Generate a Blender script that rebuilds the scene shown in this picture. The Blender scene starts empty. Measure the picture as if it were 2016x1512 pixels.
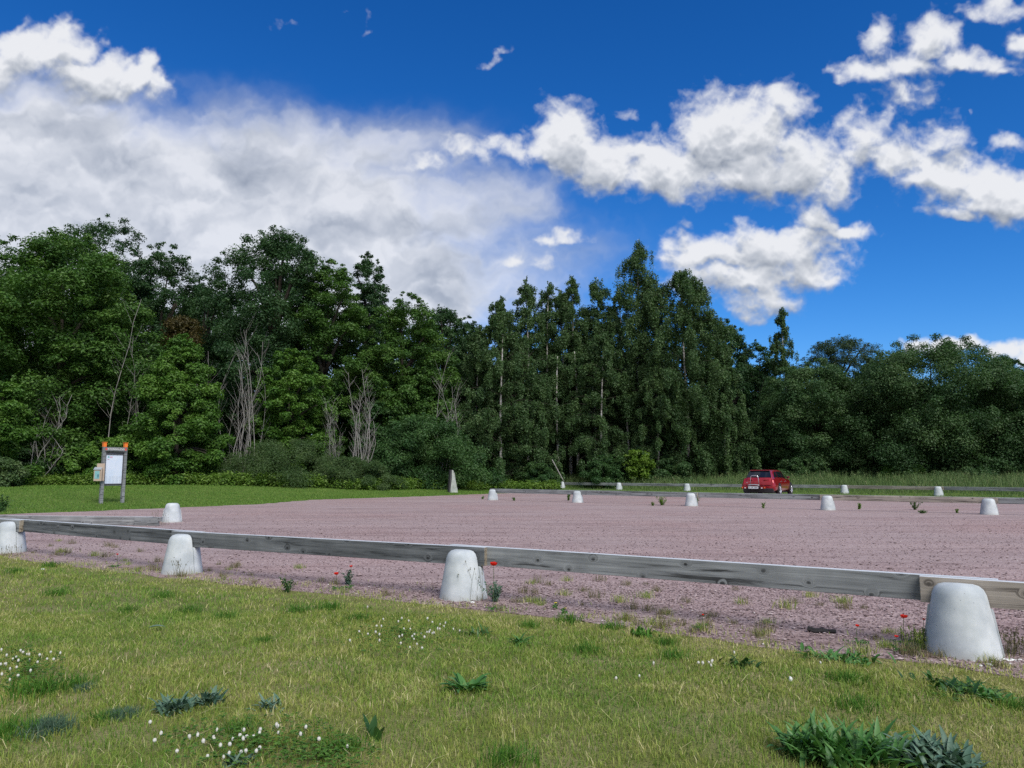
import bpy, bmesh, math, random
import numpy as np
from mathutils import Vector, Matrix
R_ = math.radians
scene = bpy.context.scene
F, CX, CY = 1456.0, 1008.0, 756.0
PIT = math.atan(174/1456)
# ---------- SKY BEGIN
def _vnoise(x, y, seed):
    r = np.random.RandomState(seed); n = 256
    tab = r.rand(n, n).astype(np.float32)
    xi = np.floor(x).astype(np.int32); yi = np.floor(y).astype(np.int32)
    fx = x - xi; fy = y - yi
    fx = fx*fx*fx*(fx*(fx*6-15)+10); fy = fy*fy*fy*(fy*(fy*6-15)+10)
    x0 = xi % n; x1 = (xi+1) % n; y0 = yi % n; y1 = (yi+1) % n
    a = tab[y0, x0]; b = tab[y0, x1]; c = tab[y1, x0]; d = tab[y1, x1]
    return (a*(1-fx)+b*fx)*(1-fy) + (c*(1-fx)+d*fx)*fy
def fbm(x, y, octs, seed, gain=.5, billow=False):
    s = 0; amp = 1; tot = 0
    ca, sa = math.cos(.6), math.sin(.6)
    for o in range(octs):
        v = _vnoise(x+17.3*o, y+9.1*o, seed+o)
        if billow: v = 1-np.abs(2*v-1)
        s = s + amp*v; tot += amp; amp *= gain
        x, y = (ca*x-sa*y)*2.03, (sa*x+ca*y)*2.03
    return s/tot
def sst(a, b, x):
    t = np.clip((x-a)/(b-a), 0, 1); return t*t*(3-2*t)
CUM = [  # heaped clouds: x, y, half width, half height, weight (pixels of the view straight ahead, turned into directions)
 (1120,285,62,72,1),(1190,330,80,60,1),(1270,330,95,62,1),(1345,345,70,58,.95),(1290,375,90,28,.8),(1415,270,72,80,1.05),(1480,260,80,78,1),(1470,335,110,60,1),
 (1545,215,48,50,.8),(1575,325,80,62,.95),(1640,350,75,52,.9),(1700,262,62,42,.8),(1690,310,60,40,.75),(1770,300,75,55,.9),(1850,345,95,50,1),(1860,275,55,38,.75),
 (1950,365,95,55,1),(1890,418,65,22,.9),(2000,390,80,50,1),(2090,380,120,70,1),(1990,290,45,26,.65),(1795,190,55,34,.78),(1750,228,38,24,.65),
 (1725,75,42,46,.95),(1705,140,62,30,.85),(1790,125,80,34,.9),(1855,75,58,44,.95),(1905,118,70,32,.9),(1965,128,38,16,.75),(1660,160,40,22,.6),(1640,140,28,14,.5),
 (1955,12,78,26,.8),(2010,72,34,26,.85),(2080,40,70,60,.8),
 (1600,428,52,36,.9),(1415,497,120,40,.9),(1525,480,125,50,1),(1655,455,66,18,.85),(1450,545,150,46,1),(1575,530,95,48,.95),(1500,595,95,36,.9),(1480,628,48,20,.7),(1330,520,50,70,.9),(1340,475,60,20,.8),(1340,440,32,18,.6),
 (1118,467,38,15,.85),(1075,474,24,10,.7),(1007,514,26,12,.85),(1065,520,26,26,.6),
 (1000,288,75,34,.72),(930,300,90,30,.7),(865,290,40,36,.62),(820,330,50,20,.7),
 (50,105,75,52,.95),(125,95,75,48,1),(185,140,75,52,1),(245,165,68,40,1),(283,135,26,40,.85),(305,172,34,38,.95),(0,140,70,60,.9),(-80,130,90,60,.9),
 (1240,228,34,20,.5),(1805,672,30,22,1),(1850,690,40,18,1),(1900,688,50,18,1),(1965,690,40,22,1),(2010,690,40,30,1),(2080,690,60,34,1),
 (1545,640,10,5,.5),(965,115,24,22,.44),(945,126,16,12,.42),(988,100,28,10,.42),(732,32,18,36,.42),(702,8,36,14,.45),(735,65,26,14,.42),(1900,230,16,12,.5),(540,58,34,14,.42)]
BANK = [ # the wide bright bank: same columns
 (60,300,220,120,1),(140,235,110,75,.75),(270,400,300,130,1.1),(520,420,240,120,1.1),(700,440,170,115,.85),(850,420,160,100,.62),(980,400,120,80,.42),(430,560,500,150,1.25),
 (800,590,130,90,.95),(0,500,300,220,1.25),(1000,480,100,80,.40),(890,590,70,70,1),(560,300,320,70,.72),(760,330,120,50,.5),(360,245,220,70,.42),(230,560,300,160,1.1)]
def cloud_layers(PX, PY, front):
    """straight-alpha cloud colour and alpha for directions given as (PX, PY)."""
    wx = (fbm(PX/95, PY/95, 5, 11)-.5); wy = (fbm(PX/95, PY/95, 5, 31)-.5)
    w2x = (fbm(PX/30, PY/30, 4, 51)-.5); w2y = (fbm(PX/30, PY/30, 4, 71)-.5)
    X = PX + 70*wx + 22*w2x; Y = PY + 60*wy + 22*w2y
    def cov(lst):
        c = np.zeros_like(PX)
        for (x, y, rx, ry, w) in lst:
            d2 = ((X-x)/rx)**2 + ((Y-y)/ry)**2
            c = np.maximum(c, w*np.exp(-d2*.75)) + .18*w*np.exp(-d2*1.1)
        return c
    bil = fbm(PX/62+.5*wx, PY/54+.5*wy, 6, 91, .52, True)
    fine = fbm(PX/26+1.2*w2x, PY/20+1.2*w2y, 5, 111, .6)
    bsoft = fbm(PX/78+.5*wx+7, PY/64+.5*wy, 4, 191, .45, True)
    c = cov(CUM)
    d = c + .52*(bil-.60) + .44*(fine-.5) - .42
    a_c = .98*sst(-.06, .62, d+.10*(fine-.5))
    # light comes from above and from the viewer's side: relief of the billows, greyer where much cloud lies above
    rel = np.zeros_like(d); hgt = .55*np.clip(c, 0, 1.2) + .34*bil + .42*bsoft + .05*fine
    for k, w in ((3, .5), (7, .35), (14, .25), (24, .15)):
        rel += w*(hgt-np.roll(hgt, -k, axis=0))       # row 0 is the lowest
    up = np.zeros_like(d); cum = np.clip(d, 0, .7)
    for k in (8, 18, 30, 44, 60):
        up += np.roll(cum, -k, axis=0)
    lit_c = .965 + .72*rel - .10*sst(.3, 2.2, up) + .03*(fine-.5)
    # bank
    b = cov(BANK)
    qx = PX+90*wx+30*w2x; qy = PY+70*wy+30*w2y
    lump = fbm(qx/170, qy/95, 6, 131, .5); lump2 = fbm(qx/75+3, qy/48, 6, 151, .55, True); veil = fbm(PX/420-PY/900, PY/130+PX/700, 4, 171)
    db = b + .45*(lump-.5) + .22*(lump2-.6) + .25*(veil-.5) - .20
    a_b = sst(-.32, .80, db)**1.05*sst(.03, .30, b)
    g = .62*fbm(qx/190, qy/105, 5, 131, .45)+.38*fbm(qx/95+3, qy/60, 4, 151, .45, True)
    relb = np.zeros_like(d)
    for k, w in ((4, .5), (10, .4), (20, .3), (34, .2)):
        relb += w*(g-np.roll(g, -k, axis=0))
    grey = sst(.50, .66, .7*lump+.3*lump2)*sst(.2, .7, db)
    puff = np.zeros_like(d)
    for (x, y, rx, ry, w) in ((480,312,62,40,1),(245,320,85,42,.9),(655,468,95,34,.8),(312,445,34,26,.8),(880,570,60,60,.9),(150,250,70,36,.7),(815,455,70,26,.6),(60,400,90,30,.5),(930,500,70,30,.5)):
        puff = np.maximum(puff, w*np.exp(-(((X+28*(bil-.6)-x)/rx)**2+((Y+40*(bil-.6)-y)/ry)**2)**1.6))
    lit_b = .955 + .28*relb - .05*grey - .13*puff*(.7+.6*lump2) + .04*sst(.48, .36, lump)
    lit_b = lit_b*(1-.10*sst(.5, 0, db))
    return a_c, np.clip(lit_c, .5, 1.0), a_b*.91, np.clip(lit_b, .6, .99)
def sky_image(W=4096):
    H = W//2; img = np.zeros((H, W, 4), np.float32)
    def shade(a_c, l_c, a_b, l_b):
        a = a_c + a_b*(1-a_c)
        return ((l_c*a_c + l_b*a_b*(1-a_c))/np.maximum(a, 1e-4))[..., None].repeat(3, -1), a
    # whole dome, coarse: broken cumulus all round, thickened unseen behind the viewer, veiling the sun and lifting the soft light
    w = 1024; h = 512
    az = ((np.arange(w)+.5)/w-.5)*2*math.pi; el = ((np.arange(h)+.5)/h-.5)*math.pi
    AZ, EL = np.meshgrid(az.astype(np.float32), el.astype(np.float32))
    n = fbm(AZ*3.4+20, EL*4.2+5, 6, 201); n2 = fbm(AZ*9, EL*9, 5, 221)
    d = n-.46 + .25*(n2-.5) + .10*sst(.9, 2.6, np.abs(AZ)) + .08*sst(.7, 1.2, EL)
    a = sst(-.02, .16, d)*sst(-.02, .03, EL); l = np.clip(.97-.9*np.clip(d, 0, .4)+.15*(n2-.5), .5, 1)
    col, a = shade(a, l, np.zeros_like(a), l)
    base = np.concatenate([col, a[..., None]], -1).astype(np.float32)
    img[:] = np.repeat(np.repeat(base, H//h, 0), W//w, 1)
    # the part of the dome ahead, at full detail
    x0, x1 = int(W*(.5-52/360)), int(W*(.5+52/360)); y0, y1 = H//2-8, int(H*(.5+46/180))
    az = ((np.arange(x0, x1)+.5)/W-.5)*2*math.pi; el = ((np.arange(y0, y1)+.5)/H-.5)*math.pi
    AZ, EL = np.meshgrid(az.astype(np.float32), el.astype(np.float32))
    dx = np.sin(AZ)*np.cos(EL); dy = np.cos(AZ)*np.cos(EL); dz = np.sin(EL)
    fw = dy*math.cos(PIT)+dz*math.sin(PIT); upv = -dy*math.sin(PIT)+dz*math.cos(PIT)
    fw = np.maximum(fw, .2)
    PX = CX+F*dx/fw; PY = CY-F*upv/fw
    col, a = shade(*cloud_layers(PX, PY, True))
    m = sst(math.radians(52), math.radians(45), np.abs(AZ))*sst(math.radians(46), math.radians(38), EL)
    m = m[..., None]; new = np.concatenate([col, a[..., None]], -1)
    old = img[y0:y1, x0:x1]
    img[y0:y1, x0:x1] = old*(1-m)+new*m
    return img
# ---------- SKY END
SUN = (152., 47., 2.4, 38.)      # azimuth from straight ahead to the right, elevation, strength, angular size (veiled sun)
WORLD, CLOUD, EXPO, DENOISE = .12, 4.75, 0.6, False
SKY_GRADE = ((1.93, 2.15), (1.26, 1.485), (1.14, 2.05))
LEAVES = 3.6
COL = scene.collection
rng = np.random.RandomState(7)
random.seed(7)
EYE = 1.30
# ------------------------------------------------------------------ where a direction of view meets the place
def ray(px, py):
    u = (px-CX)/F; v = (CY-py)/F
    return np.array([u, math.cos(PIT)-v*math.sin(PIT), math.sin(PIT)+v*math.cos(PIT)])
def at(px, py, Y):
    d = ray(px, py); return d*(Y/d[1])+np.array([0, 0, EYE])
def flat(px, py, z=0.0):
    d = ray(px, py); k = (z-EYE)/d[2]; return d*k+np.array([0, 0, EYE])
# ------------------------------------------------------------------ ground plan
NEAR_PX = [(-420,1043),(-160,1072),(0,1095),(200,1122),(360,1141),(560,1162),(700,1175),(870,1193),(1000,1208),(1200,1232),(1400,1258),(1600,1284),(1850,1310),(2016,1337),(2400,1395)]
NEAR = [flat(a, b)[:2] for a, b in NEAR_PX]+[np.array([7.0, 1.9]), np.array([14., -2.2]), np.array([60., -28.])]
FAR_PX = [(-420,1032),(-250,1024),(-100,1017),(120,1009),(504,993),(620,984),(800,978.5),(1000,971)]
FAR = [flat(a, b)[:2] for a, b in FAR_PX]+[np.array(p) for p in [(1.6,50.),(2.6,55.2),(6.6,51.8),(10.8,48.4),(18.8,42.5),(22.2,38.2),(30.,30.5),(60.,2.)]]
def dist_line(x, y, L):
    best = np.full(np.shape(x), 1e9)
    for a, b in zip(L[:-1], L[1:]):
        dx, dy = b-a; l2 = dx*dx+dy*dy
        t = np.clip(((x-a[0])*dx+(y-a[1])*dy)/l2, 0, 1)
        best = np.minimum(best, np.hypot(x-a[0]-t*dx, y-a[1]-t*dy))
    return best
POLY = NEAR+FAR[::-1]
def in_gravel(x, y):
    x = np.asarray(x, float); y = np.asarray(y, float); ins = np.zeros(x.shape, bool)
    n = len(POLY)
    for i in range(n):
        x1, y1 = POLY[i]; x2, y2 = POLY[(i+1) % n]
        if y1 == y2: continue
        c = ((y1 > y) != (y2 > y)) & (x < (x2-x1)*(y-y1)/(y2-y1)+x1)
        ins ^= c
    return ins
def height(x, y):
    x = np.asarray(x, float); y = np.asarray(y, float)
    dn = dist_line(x, y, NEAR); df = dist_line(x, y, FAR); ins = in_gravel(x, y)
    far = .56*sst(1.2, 11.5, df)+.004*np.clip(df-20, 0, 400)
    near = .022*sst(.3, .9, dn)+.012*np.sin(x*1.3+.4)*np.sin(y*1.7)*sst(.3, 1.2, dn)
    h = np.where(dn < df, near, far)
    return np.where(ins, 0., h)
def hz(x, y): return float(height(np.array([x]), np.array([y]))[0])
def ground(px, py):
    z = 0.0
    for _ in range(7):
        p = flat(px, py, z); z = .4*z+.6*hz(p[0], p[1])
    return np.array([p[0], p[1], hz(p[0], p[1])])
# ------------------------------------------------------------------ mesh and object helpers
class Geo:
    def __init__(s): s.V = []; s.Qs = []; s.Ts = []; s.rq = []; s.rt = []; s.mq = []; s.mt = []; s.n = 0
    def add(s, V, Q=None, T=None, rnd=.5, mi=0):
        V = np.asarray(V, np.float32).reshape(-1, 3)
        for A, S, Rr, M in ((Q, s.Qs, s.rq, s.mq), (T, s.Ts, s.rt, s.mt)):
            if A is None or len(A) == 0: continue
            A = np.asarray(A, np.int64); S.append(A+s.n)
            Rr.append(np.broadcast_to(np.asarray(rnd, np.float32), (len(A),)) if np.ndim(rnd) == 0 or len(rnd) == len(A) else np.asarray(rnd)[:len(A)])
            M.append(np.full(len(A), mi, np.int32))
        s.V.append(V); s.n += len(V); return s
    def mesh(s, name, mats, smooth=False):
        me = bpy.data.meshes.new(name); V = np.concatenate(s.V) if s.V else np.zeros((0, 3), np.float32)
        q = np.concatenate(s.Qs) if s.Qs else np.zeros((0, 4), np.int64); t = np.concatenate(s.Ts) if s.Ts else np.zeros((0, 3), np.int64)
        me.vertices.add(len(V)); me.vertices.foreach_set('co', V.ravel())
        me.loops.add(q.size+t.size); me.loops.foreach_set('vertex_index', np.concatenate([q.ravel(), t.ravel()]).astype(np.int32))
        nf = len(q)+len(t); me.polygons.add(nf)
        me.polygons.foreach_set('loop_start', np.concatenate([np.arange(len(q))*4, q.size+np.arange(len(t))*3]).astype(np.int32))
        mats = mats if isinstance(mats, (list, tuple)) else [mats]
        for m in mats: me.materials.append(m)
        me.polygons.foreach_set('material_index', np.concatenate(s.mq+s.mt).astype(np.int32))
        me.polygons.foreach_set('use_smooth', np.full(nf, smooth, bool))
        me.update(calc_edges=True)
        a = me.attributes.new('rnd', 'FLOAT', 'FACE'); a.data.foreach_set('value', np.concatenate(s.rq+s.rt).astype(np.float32))
        return me
    def build(s, name, mats, parent=None, smooth=False, loc=None):
        return link(name, s.mesh(name, mats, smooth), parent, loc)
def link(name, me, parent=None, loc=None, rotz=0):
    o = bpy.data.objects.new(name, me); COL.objects.link(o)
    if parent is not None: o.parent = parent
    if loc is not None: o.location = [float(v) for v in loc]
    if rotz: o.rotation_euler = (0, 0, rotz)
    return o
def tag(o, label=None, cat=None, group=None, kind=None):
    if label: o['label'] = label
    if cat: o['category'] = cat
    if group: o['group'] = group
    if kind: o['kind'] = kind
    return o
def empty(name, loc, rotz, label, cat, group=None):
    o = bpy.data.objects.new(name, None); COL.objects.link(o); o.empty_display_size = .2
    o.location = [float(v) for v in loc]; o.rotation_euler = (0, 0, rotz)
    return tag(o, label, cat, group)
def copy_tree(o, parent=None):
    c = o.copy(); COL.objects.link(c)
    if parent is not None: c.parent = parent
    for ch in list(o.children): copy_tree(ch, c)
    return c
def tube(P, rad, k=6, cap=True):
    """A tapered tube along the points P."""
    P = np.asarray(P, float); rad = np.broadcast_to(np.asarray(rad, float), (len(P),)); V = []
    T = np.gradient(P, axis=0); T /= np.maximum(np.linalg.norm(T, axis=1), 1e-9)[:, None]
    a = np.array([1., 0, 0]) if abs(T[0][0]) < .8 else np.array([0, 1., 0])
    for i in range(len(P)):
        u = np.cross(T[i], a); u /= np.linalg.norm(u)+1e-9; w = np.cross(T[i], u); a = np.cross(u, T[i])
        an = np.arange(k)*2*math.pi/k
        V.append(P[i]+rad[i]*(np.cos(an)[:, None]*u+np.sin(an)[:, None]*w))
    V = np.concatenate(V); Q = []
    for i in range(len(P)-1):
        for j in range(k): Q.append((i*k+j, i*k+(j+1) % k, (i+1)*k+(j+1) % k, (i+1)*k+j))
    T3 = []
    if cap:
        n = len(V); V = np.concatenate([V, P[:1], P[-1:]])
        for j in range(k):
            T3.append((n, (j+1) % k, j)); T3.append((n+1, (len(P)-1)*k+j, (len(P)-1)*k+(j+1) % k))
    return V, Q, T3
def gtube(g, P, rad, k=6, rnd=.5, mi=0):
    V, Q, T = tube(P, rad, k); n = g.n
    g.add(V, Q, None, rnd, mi)
    if T:
        A = np.asarray(T, np.int64)+n; g.Ts.append(A); g.rt.append(np.full(len(A), rnd if np.ndim(rnd) == 0 else .5, np.float32)); g.mt.append(np.full(len(A), mi, np.int32))
def bevel_box(name, size, mat, parent=None, loc=(0, 0, 0), rot=(0, 0, 0), bev=.006, seg=2):
    bm = bmesh.new(); bmesh.ops.create_cube(bm, size=1)
    for v in bm.verts: v.co = Vector((v.co.x*size[0], v.co.y*size[1], v.co.z*size[2]))
    if bev: bmesh.ops.bevel(bm, geom=bm.edges[:], offset=min(bev, min(size)*.4), segments=seg, affect='EDGES', profile=.6)
    me = bpy.data.meshes.new(name); bm.to_mesh(me); bm.free(); me.materials.append(mat)
    o = link(name, me, parent, loc); o.rotation_euler = rot; return o
def lathe(g, prof, a0=0, a1=2*math.pi, n=24, mi=0, rnd=.5, centre=(0, 0, 0)):
    prof = np.asarray(prof, float); closed = abs(a1-a0-2*math.pi) < 1e-6
    an = np.linspace(a0, a1, n+1); an = an[:-1] if closed else an
    V = np.array([[r*math.cos(a), r*math.sin(a), z] for a in an for r, z in prof])+np.array(centre); m = len(prof); Q = []
    for i in range(n):
        j = (i+1) % len(an)
        for k in range(m-1): Q.append((i*m+k, j*m+k, j*m+k+1, i*m+k+1))
    g.add(V, Q, None, rnd, mi)
def unit(v): return v/np.maximum(np.linalg.norm(v, axis=-1, keepdims=True), 1e-9)
def blades(g, P, h, w, lean=.5, rnd=None, r=None, bend=.6, mi=0):
    """Grass blades: five points each, leaning and bent over."""
    r = r or rng; n = len(P)
    if n == 0: return
    h = np.broadcast_to(h, (n,)); w = np.broadcast_to(w, (n,)); az = r.rand(n)*2*math.pi
    d = np.stack([np.cos(az), np.sin(az), np.zeros(n)], 1); l = np.abs(r.randn(n))*lean*.7
    faz = r.rand(n)*math.pi; s = np.stack([np.cos(faz), np.sin(faz), np.zeros(n)], 1)*(w/2)[:, None]
    mid = P+d*(h*l*.35)[:, None]+np.array([0, 0, 1.])*(h*.55)[:, None]
    tip = P+d*(h*l*(.9+bend*.6))[:, None]+np.array([0, 0, 1.])*(h*np.clip(1.0-.32*l*bend, .25, 1))[:, None]
    V = np.stack([P-s, P+s, mid+s*.8, mid-s*.8, tip], 1).reshape(-1, 3); b = np.arange(n)[:, None]*5
    rn = r.rand(n) if rnd is None else rnd; n0 = g.n
    g.add(V, b+np.array([[0, 1, 2, 3]]), None, rn, mi)
    g.Ts.append(b+np.array([[3, 2, 4]])+n0); g.rt.append(np.asarray(rn, np.float32)); g.mt.append(np.full(n, mi, np.int32))
def leaf_cloud(g, C, Rd, n, size, up=.7, out=.6, rnd_=.7, droop=.15, wid=.55, r=None, crn=None):
    """Leaves spread through clumps with centres C and radii Rd."""
    r = r or rng; k = len(C); Rd = np.broadcast_to(Rd, (k, 3))
    n = np.broadcast_to(np.asarray(n), (k,)).astype(int); idx = np.repeat(np.arange(k), n); m = len(idx)
    d = unit(r.randn(m, 3)); q = (.25+.75*r.rand(m))[:, None]
    p = C[idx]+Rd[idx]*d*q
    nn = unit(out*d*np.array([1, 1, .6])+np.array([0, 0, up])+rnd_*r.randn(m, 3)*.6)
    a = unit(np.cross(nn, r.randn(m, 3))); a = unit(a+np.array([0, 0, -droop*2])*r.rand(m)[:, None]+.3*out*d); b = unit(np.cross(nn, a))
    L = size*(.45+.95*r.rand(m)); W = L*wid*(.8+.4*r.rand(m)); f = nn*(L*.10)[:, None]
    V = np.stack([p-a*(L/2)[:, None], p+b*(W/2)[:, None]+f, p+a*(L/2)[:, None]-f*.7, p-b*(W/2)[:, None]+f], 1).reshape(-1, 3)
    crn = r.rand(k) if crn is None else crn
    g.add(V, np.arange(m)[:, None]*4+np.array([[0, 1, 2, 3]]), None, .55*crn[idx]+.45*r.rand(m))
# ------------------------------------------------------------------ materials
class N:
    """A small node-tree writer."""
    def __init__(s, name, world=False):
        if world: s.m = bpy.data.worlds.new(name)
        else: s.m = bpy.data.materials.new(name)
        s.m.use_nodes = True; s.t = s.m.node_tree; s.t.nodes.clear()
    def n(s, kind, ins=None, **kw):
        nd = s.t.nodes.new(kind)
        for k, v in kw.items(): setattr(nd, k, v)
        for k, v in (ins or {}).items():
            sock = nd.inputs[k]
            if isinstance(v, bpy.types.NodeSocket): s.t.links.new(v, sock)
            else: sock.default_value = v
        return nd
    def math(s, op, a, b=None, c=None, clamp=False):
        nd = s.n('ShaderNodeMath', operation=op, use_clamp=clamp)
        for i, v in enumerate((a, b, c)):
            if v is None: continue
            if isinstance(v, bpy.types.NodeSocket): s.t.links.new(v, nd.inputs[i])
            else: nd.inputs[i].default_value = v
        return nd.outputs[0]
    def mix(s, f, a, b, blend='MIX'):
        nd = s.n('ShaderNodeMix', data_type='RGBA', blend_type=blend)
        for i, v in ((0, f), (6, a), (7, b)):
            if isinstance(v, bpy.types.NodeSocket): s.t.links.new(v, nd.inputs[i])
            else: nd.inputs[i].default_value = v if i == 0 else (*v, 1)
        return nd.outputs[2]
    def ramp(s, f, stops, interp='LINEAR'):
        nd = s.n('ShaderNodeValToRGB', {0: f}); cr = nd.color_ramp; cr.interpolation = interp
        while len(cr.elements) < len(stops): cr.elements.new(.5)
        for e, (p, c) in zip(cr.elements, stops): e.position = p; e.color = (*c, 1) if not np.isscalar(c) else (c, c, c, 1)
        return nd.outputs[0]
    def coord(s, which='Object', scale=(1, 1, 1), add=None):
        v = s.n('ShaderNodeTexCoord').outputs[which] if which != 'World' else s.n('ShaderNodeNewGeometry').outputs['Position']
        if add is not None: v = s.n('ShaderNodeVectorMath', {0: v, 1: add}, operation='ADD').outputs[0]
        return s.n('ShaderNodeVectorMath', {0: v, 1: scale}, operation='MULTIPLY').outputs[0]
    def noise(s, v, scale, detail=4, rough=.55, out='Fac', dist=0):
        return s.n('ShaderNodeTexNoise', {'Vector': v, 'Scale': scale, 'Detail': detail, 'Roughness': rough, 'Distortion': dist}).outputs[out]
    def attr(s): return s.n('ShaderNodeAttribute', attribute_name='rnd').outputs['Fac']
    def bump(s, h, strength=.3, dist=.02):
        return s.n('ShaderNodeBump', {'Height': h, 'Strength': strength, 'Distance': dist}).outputs[0]
    def pbr(s, **ins):
        nd = s.n('ShaderNodeBsdfPrincipled'); mp = {'color': 'Base Color', 'rough': 'Roughness', 'metal': 'Metallic', 'spec': 'Specular IOR Level', 'normal': 'Normal', 'coat': 'Coat Weight', 'coatr': 'Coat Roughness', 'alpha': 'Alpha'}
        for k, v in ins.items():
            sock = nd.inputs[mp[k]]
            if isinstance(v, bpy.types.NodeSocket): s.t.links.new(v, sock)
            elif k == 'color': sock.default_value = (*v, 1)
            else: sock.default_value = v
        return nd.outputs[0]
    def out(s, sh):
        o = s.n('ShaderNodeOutputMaterial'); s.t.links.new(sh, o.inputs[0]); return s.m
def plain(name, color, rough=.6, metal=0., noise_amt=.12, scale=8, **kw):
    t = N(name); v = t.coord('Object'); f = t.noise(v, scale, 5)
    lo = tuple(c*(1-noise_amt) for c in color); hi = tuple(min(1, c*(1+noise_amt)) for c in color)
    c = t.mix(f, lo, hi); return t.out(t.pbr(color=c, rough=rough, metal=metal, **kw))
def leafmat(name, a, b, c=None, trans=.30, rough=.5, spec=.35):
    t = N(name); f = t.attr()
    col = t.ramp(f, [(0, a), (.6, b), (1, c or tuple(x*1.25 for x in b))])
    p = t.pbr(color=col, rough=rough, spec=spec)
    col2 = t.mix(1.0, col, (1.0, 1.15, .55), 'MULTIPLY')
    tr = t.n('ShaderNodeBsdfTranslucent', {'Color': col2}).outputs[0]
    return t.out(t.n('ShaderNodeMixShader', {0: trans, 1: p, 2: tr}).outputs[0])
# ------------------------------------------------------------------ surfaces
def m_lawn():
    t = N('lawn_ground'); v = t.coord('Object')
    big = t.noise(v, .35, 4); mid = t.noise(v, 2.2, 5); fine = t.noise(v, 55, 4)
    near = t.mix(t.ramp(mid, [(.36, 0), (.62, 1)]), (.19, .20, .055), (.31, .27, .13))
    far = t.mix(t.ramp(mid, [(.3, 0), (.7, 1)]), (.08, .165, .027), (.14, .21, .042))
    y = t.n('ShaderNodeSeparateXYZ', {0: v}).outputs[1]
    c = t.mix(t.math('MULTIPLY_ADD', y, .12, -1.9, True), near, far)
    c = t.mix(t.ramp(big, [(.4, 0), (.65, .5)]), c, (.060, .125, .020))
    c = t.mix(t.ramp(fine, [(.3, .45), (.6, 0)]), c, (.11, .10, .05))
    return t.out(t.pbr(color=c, rough=.95, spec=.1, normal=t.bump(fine, .7, .03)))
def m_gravel():
    t = N('pink_gravel'); v = t.coord('Object')
    vo = t.n('ShaderNodeTexVoronoi', {'Vector': v, 'Scale': 62.0, 'Randomness': 1.0})
    v2 = t.n('ShaderNodeTexVoronoi', {'Vector': v, 'Scale': 26.0, 'Randomness': 1.0})
    rc = t.n('ShaderNodeSeparateColor', {0: vo.outputs['Color']}).outputs
    c = t.ramp(rc[0], [(0, (0.154, 0.105, 0.103)), (.25, (0.294, 0.206, 0.201)), (.6, (0.402, 0.288, 0.278)), (.85, (0.484, 0.370, 0.351)), (1, (0.639, 0.520, 0.505))])
    rc2 = t.n('ShaderNodeSeparateColor', {0: v2.outputs['Color']}).outputs
    c = t.mix(t.ramp(rc2[1], [(.6, 0), (1, .4)]), c, (0.258, 0.174, 0.166))
    big = t.noise(v, .20, 5); trk = t.noise(t.coord('Object', (.13, 1.3, 1)), 1.0, 6, .65, dist=.5); small = t.noise(t.coord('Object', (1.1, 4.5, 1)), 1.0, 4, .6, dist=.8)
    c = t.mix(t.ramp(big, [(.40, 0), (.62, .55)]), c, (0.381, 0.306, 0.300))
    c = t.mix(t.ramp(big, [(.30, .45), (.44, 0)]), c, (0.381, 0.251, 0.235))
    c = t.mix(t.math('MULTIPLY', t.ramp(trk, [(.46, 0), (.60, 1)]), t.ramp(small, [(.45, .12), (.62, .62)])), c, (0.196, 0.132, 0.129))
    c = t.mix(t.ramp(trk, [(.30, .35), (.43, 0)]), c, (0.505, 0.401, 0.381))
    dash = t.noise(t.coord('Object', (2.6, 9.0, 1)), 1.0, 5, .7, dist=1.2)
    c = t.mix(t.math('MULTIPLY', t.ramp(dash, [(.60, 0), (.69, .75)]), t.ramp(trk, [(.36, .35), (.60, 1)])), c, (0.124, 0.082, 0.081))
    y = t.n('ShaderNodeSeparateXYZ', {0: v}).outputs[1]; x = t.n('ShaderNodeSeparateXYZ', {0: v}).outputs[0]
    weedy = t.math('SUBTRACT', 1.0, t.math('MULTIPLY_ADD', t.math('ADD', y, t.math('MULTIPLY', x, .585)), .55, -3.55, True), None, True)
    c = t.mix(t.math('MULTIPLY', weedy, t.ramp(t.noise(t.coord('Object', (5, 9, 1)), 1.0, 5, .65), [(.42, 0), (.60, .8)])), c, (0.160, 0.114, 0.090))
    d = t.math('ADD', vo.outputs['Distance'], t.math('MULTIPLY', v2.outputs['Distance'], .6))
    c = t.mix(t.ramp(vo.outputs['Distance'], [(.55, 0), (.95, .5)]), c, (0.124, 0.077, 0.081))
    return t.out(t.pbr(color=c, rough=.9, spec=.25, normal=t.bump(d, -.8, .02)))
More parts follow.
